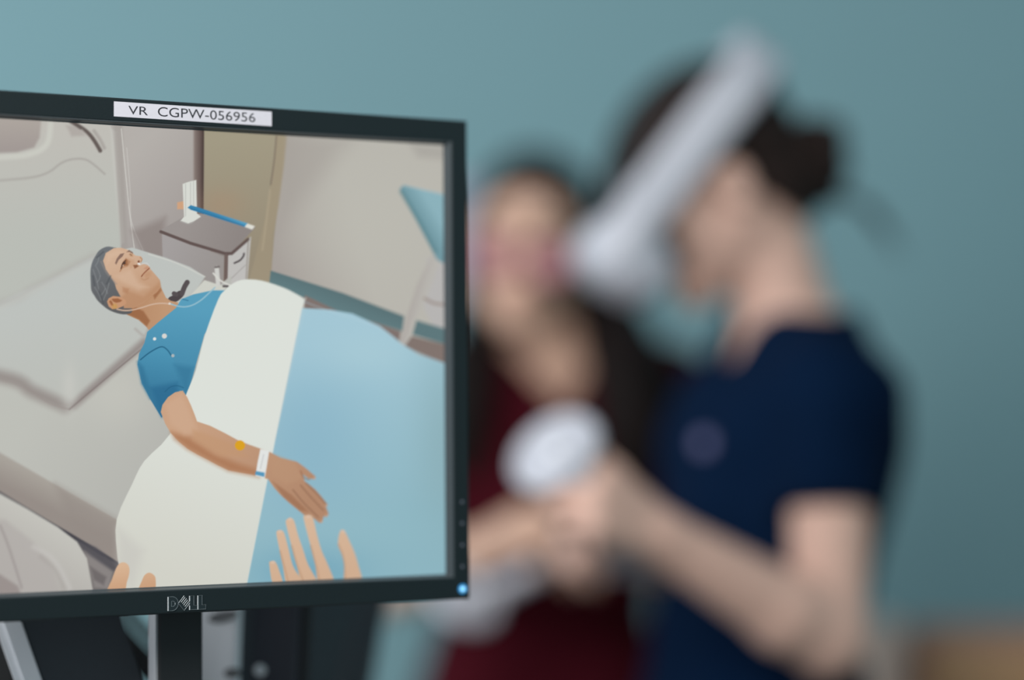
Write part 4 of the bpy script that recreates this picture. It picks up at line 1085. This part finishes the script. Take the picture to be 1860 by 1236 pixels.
# glasses
gl = thing('glasses', H2.w((0, 0.1, 0.0)), 'pink-tinted glasses on the face of the person in maroon', 'glasses')
for q in (-1, 1):
    pts = [(q*0.036+0.030*math.copysign(abs(math.cos(a))**0.8, math.cos(a)), 0.112-0.25*abs(0.030*math.cos(a)*1.0+0.036)**1.0*0.6, -0.020+0.023*math.sin(a)) for a in np.linspace(0, 2*math.pi, 25)[:-1]]
    W3 = [H2.w(p) for p in pts]
    MB().tube(W3, 0.0022, 6, True).build('rim', M['pinkframe'], gl, True)
    n = len(W3); V = W3+[v-H2.f*0.002 for v in W3]
    mesh_obj('lens', V, [list(range(n)), list(range(n, 2*n))[::-1]]+[[i, (i+1) % n, n+(i+1) % n, n+i] for i in range(n)], M['pink'], gl, smooth=False)
    MB().tube(spline([H2.w((q*0.068, 0.098, 0.0)), H2.w((q*0.079, 0.05, 0.002)), H2.w((q*0.083, -0.01, 0.004)), H2.w((q*0.082, -0.03, -0.018))], 4), 0.0022, 6).build('temple', M['pinkframe'], gl, True)
MB().tube([H2.w((-0.008, 0.112, 0.0)), H2.w((0, 0.116, 0.003)), H2.w((0.008, 0.112, 0.0))], 0.002, 6).build('bridge', M['pinkframe'], gl, True)
# controllers of the person in maroon
controller(P(842, 1086, 2.60), (0.45, -0.55, 0.70), P(975, 1000, 2.60), 'white controller of the person in maroon, beside the lower corner of the monitor', 0.085, 0.042)

# ------------------------------------------------------------------ paper on the wall and the chair at the right
a = P(790, 338, 3.745); b_ = P(884, 560, 3.745)
t = thing('wall_notice', ((a+b_)[0]/2, 3.749, b_[2]), 'pale lavender notice sheet on the teal wall behind the person in maroon', 'notice')
MB().box((a[0], 3.744, b_[2]), (b_[0], 3.7485, a[2]), 0.0005).build('sheet', M['paper'], t)
for x in (a[0]+0.01, b_[0]-0.01):
    MB().lathe((x, 3.744, a[2]-0.01), (0, -1, 0), [(0, 0.004), (0.003, 0.004), (0.005, 0.002)], 12).build('pin', M['dot'], t)

cy = 3.10
cl, cr_, ctop = P(1650, 1140, cy)[0], P(1990, 1140, cy)[0], P(1700, 1136, cy)[2]
ch_ = thing('armchair', ((cl+cr_)/2, cy-0.15, 0), 'high-backed chair with a tan padded back and pale wooden arms against the wall', 'chair')
xm = (cl+cr_)/2
MB().box((cl, cy, 0.52), (cr_, cy+0.05, ctop), 0.018).build('back_frame', M['frame'], ch_, 'auto')
mb = MB(); mb.box((cl+0.022, cy-0.03, 0.54), (cr_-0.022, cy+0.01, ctop-0.026), 0.015); mb.build('backrest', M['tan'], ch_, 'auto')
MB().box((cl-0.01, cy-0.42, 0.42), (cr_+0.01, cy+0.03, 0.52), 0.025).build('seat', M['tan'], ch_, 'auto')
for x in (cl-0.04, cr_+0.02):
    xs = -0.02 if x < xm else 0.02
    # arm: rises to a rounded knob at the back corner and slopes forward and down
    pts = spline([(x+0.012 if x < xm else x-0.012, cy+0.02, 0.50), (x+0.01 if x < xm else x-0.01, cy+0.01, 0.85), (x, cy-0.03, ctop-0.015), (x-0.03 if x < xm else x+0.03, cy-0.10, ctop-0.05), (x-0.055 if x < xm else x+0.055, cy-0.20, ctop-0.12), (x-0.065 if x < xm else x+0.065, cy-0.30, ctop-0.19)], 5)
    MB().tube(pts, np.interp(np.linspace(0, 5, len(pts)), range(6), [0.022, 0.026, 0.030, 0.040, 0.036, 0.026]), 16).build('armrest', M['post'], ch_, True)
    ax = x-0.065 if x < xm else x+0.065
    MB().tube([(ax, cy-0.30, ctop-0.19), (ax+0.03*(1 if x < xm else -1), cy-0.32, 0.47)], 0.016, 10).build('arm_support', M['post'], ch_, True)
for x in (cl+0.02, cr_-0.02):
    for y in (cy-0.38, cy): MB().tube([(x, y, 0.0), (x, y, 0.44)], [0.015, 0.02], 12).build('leg', M['post'], ch_, True)
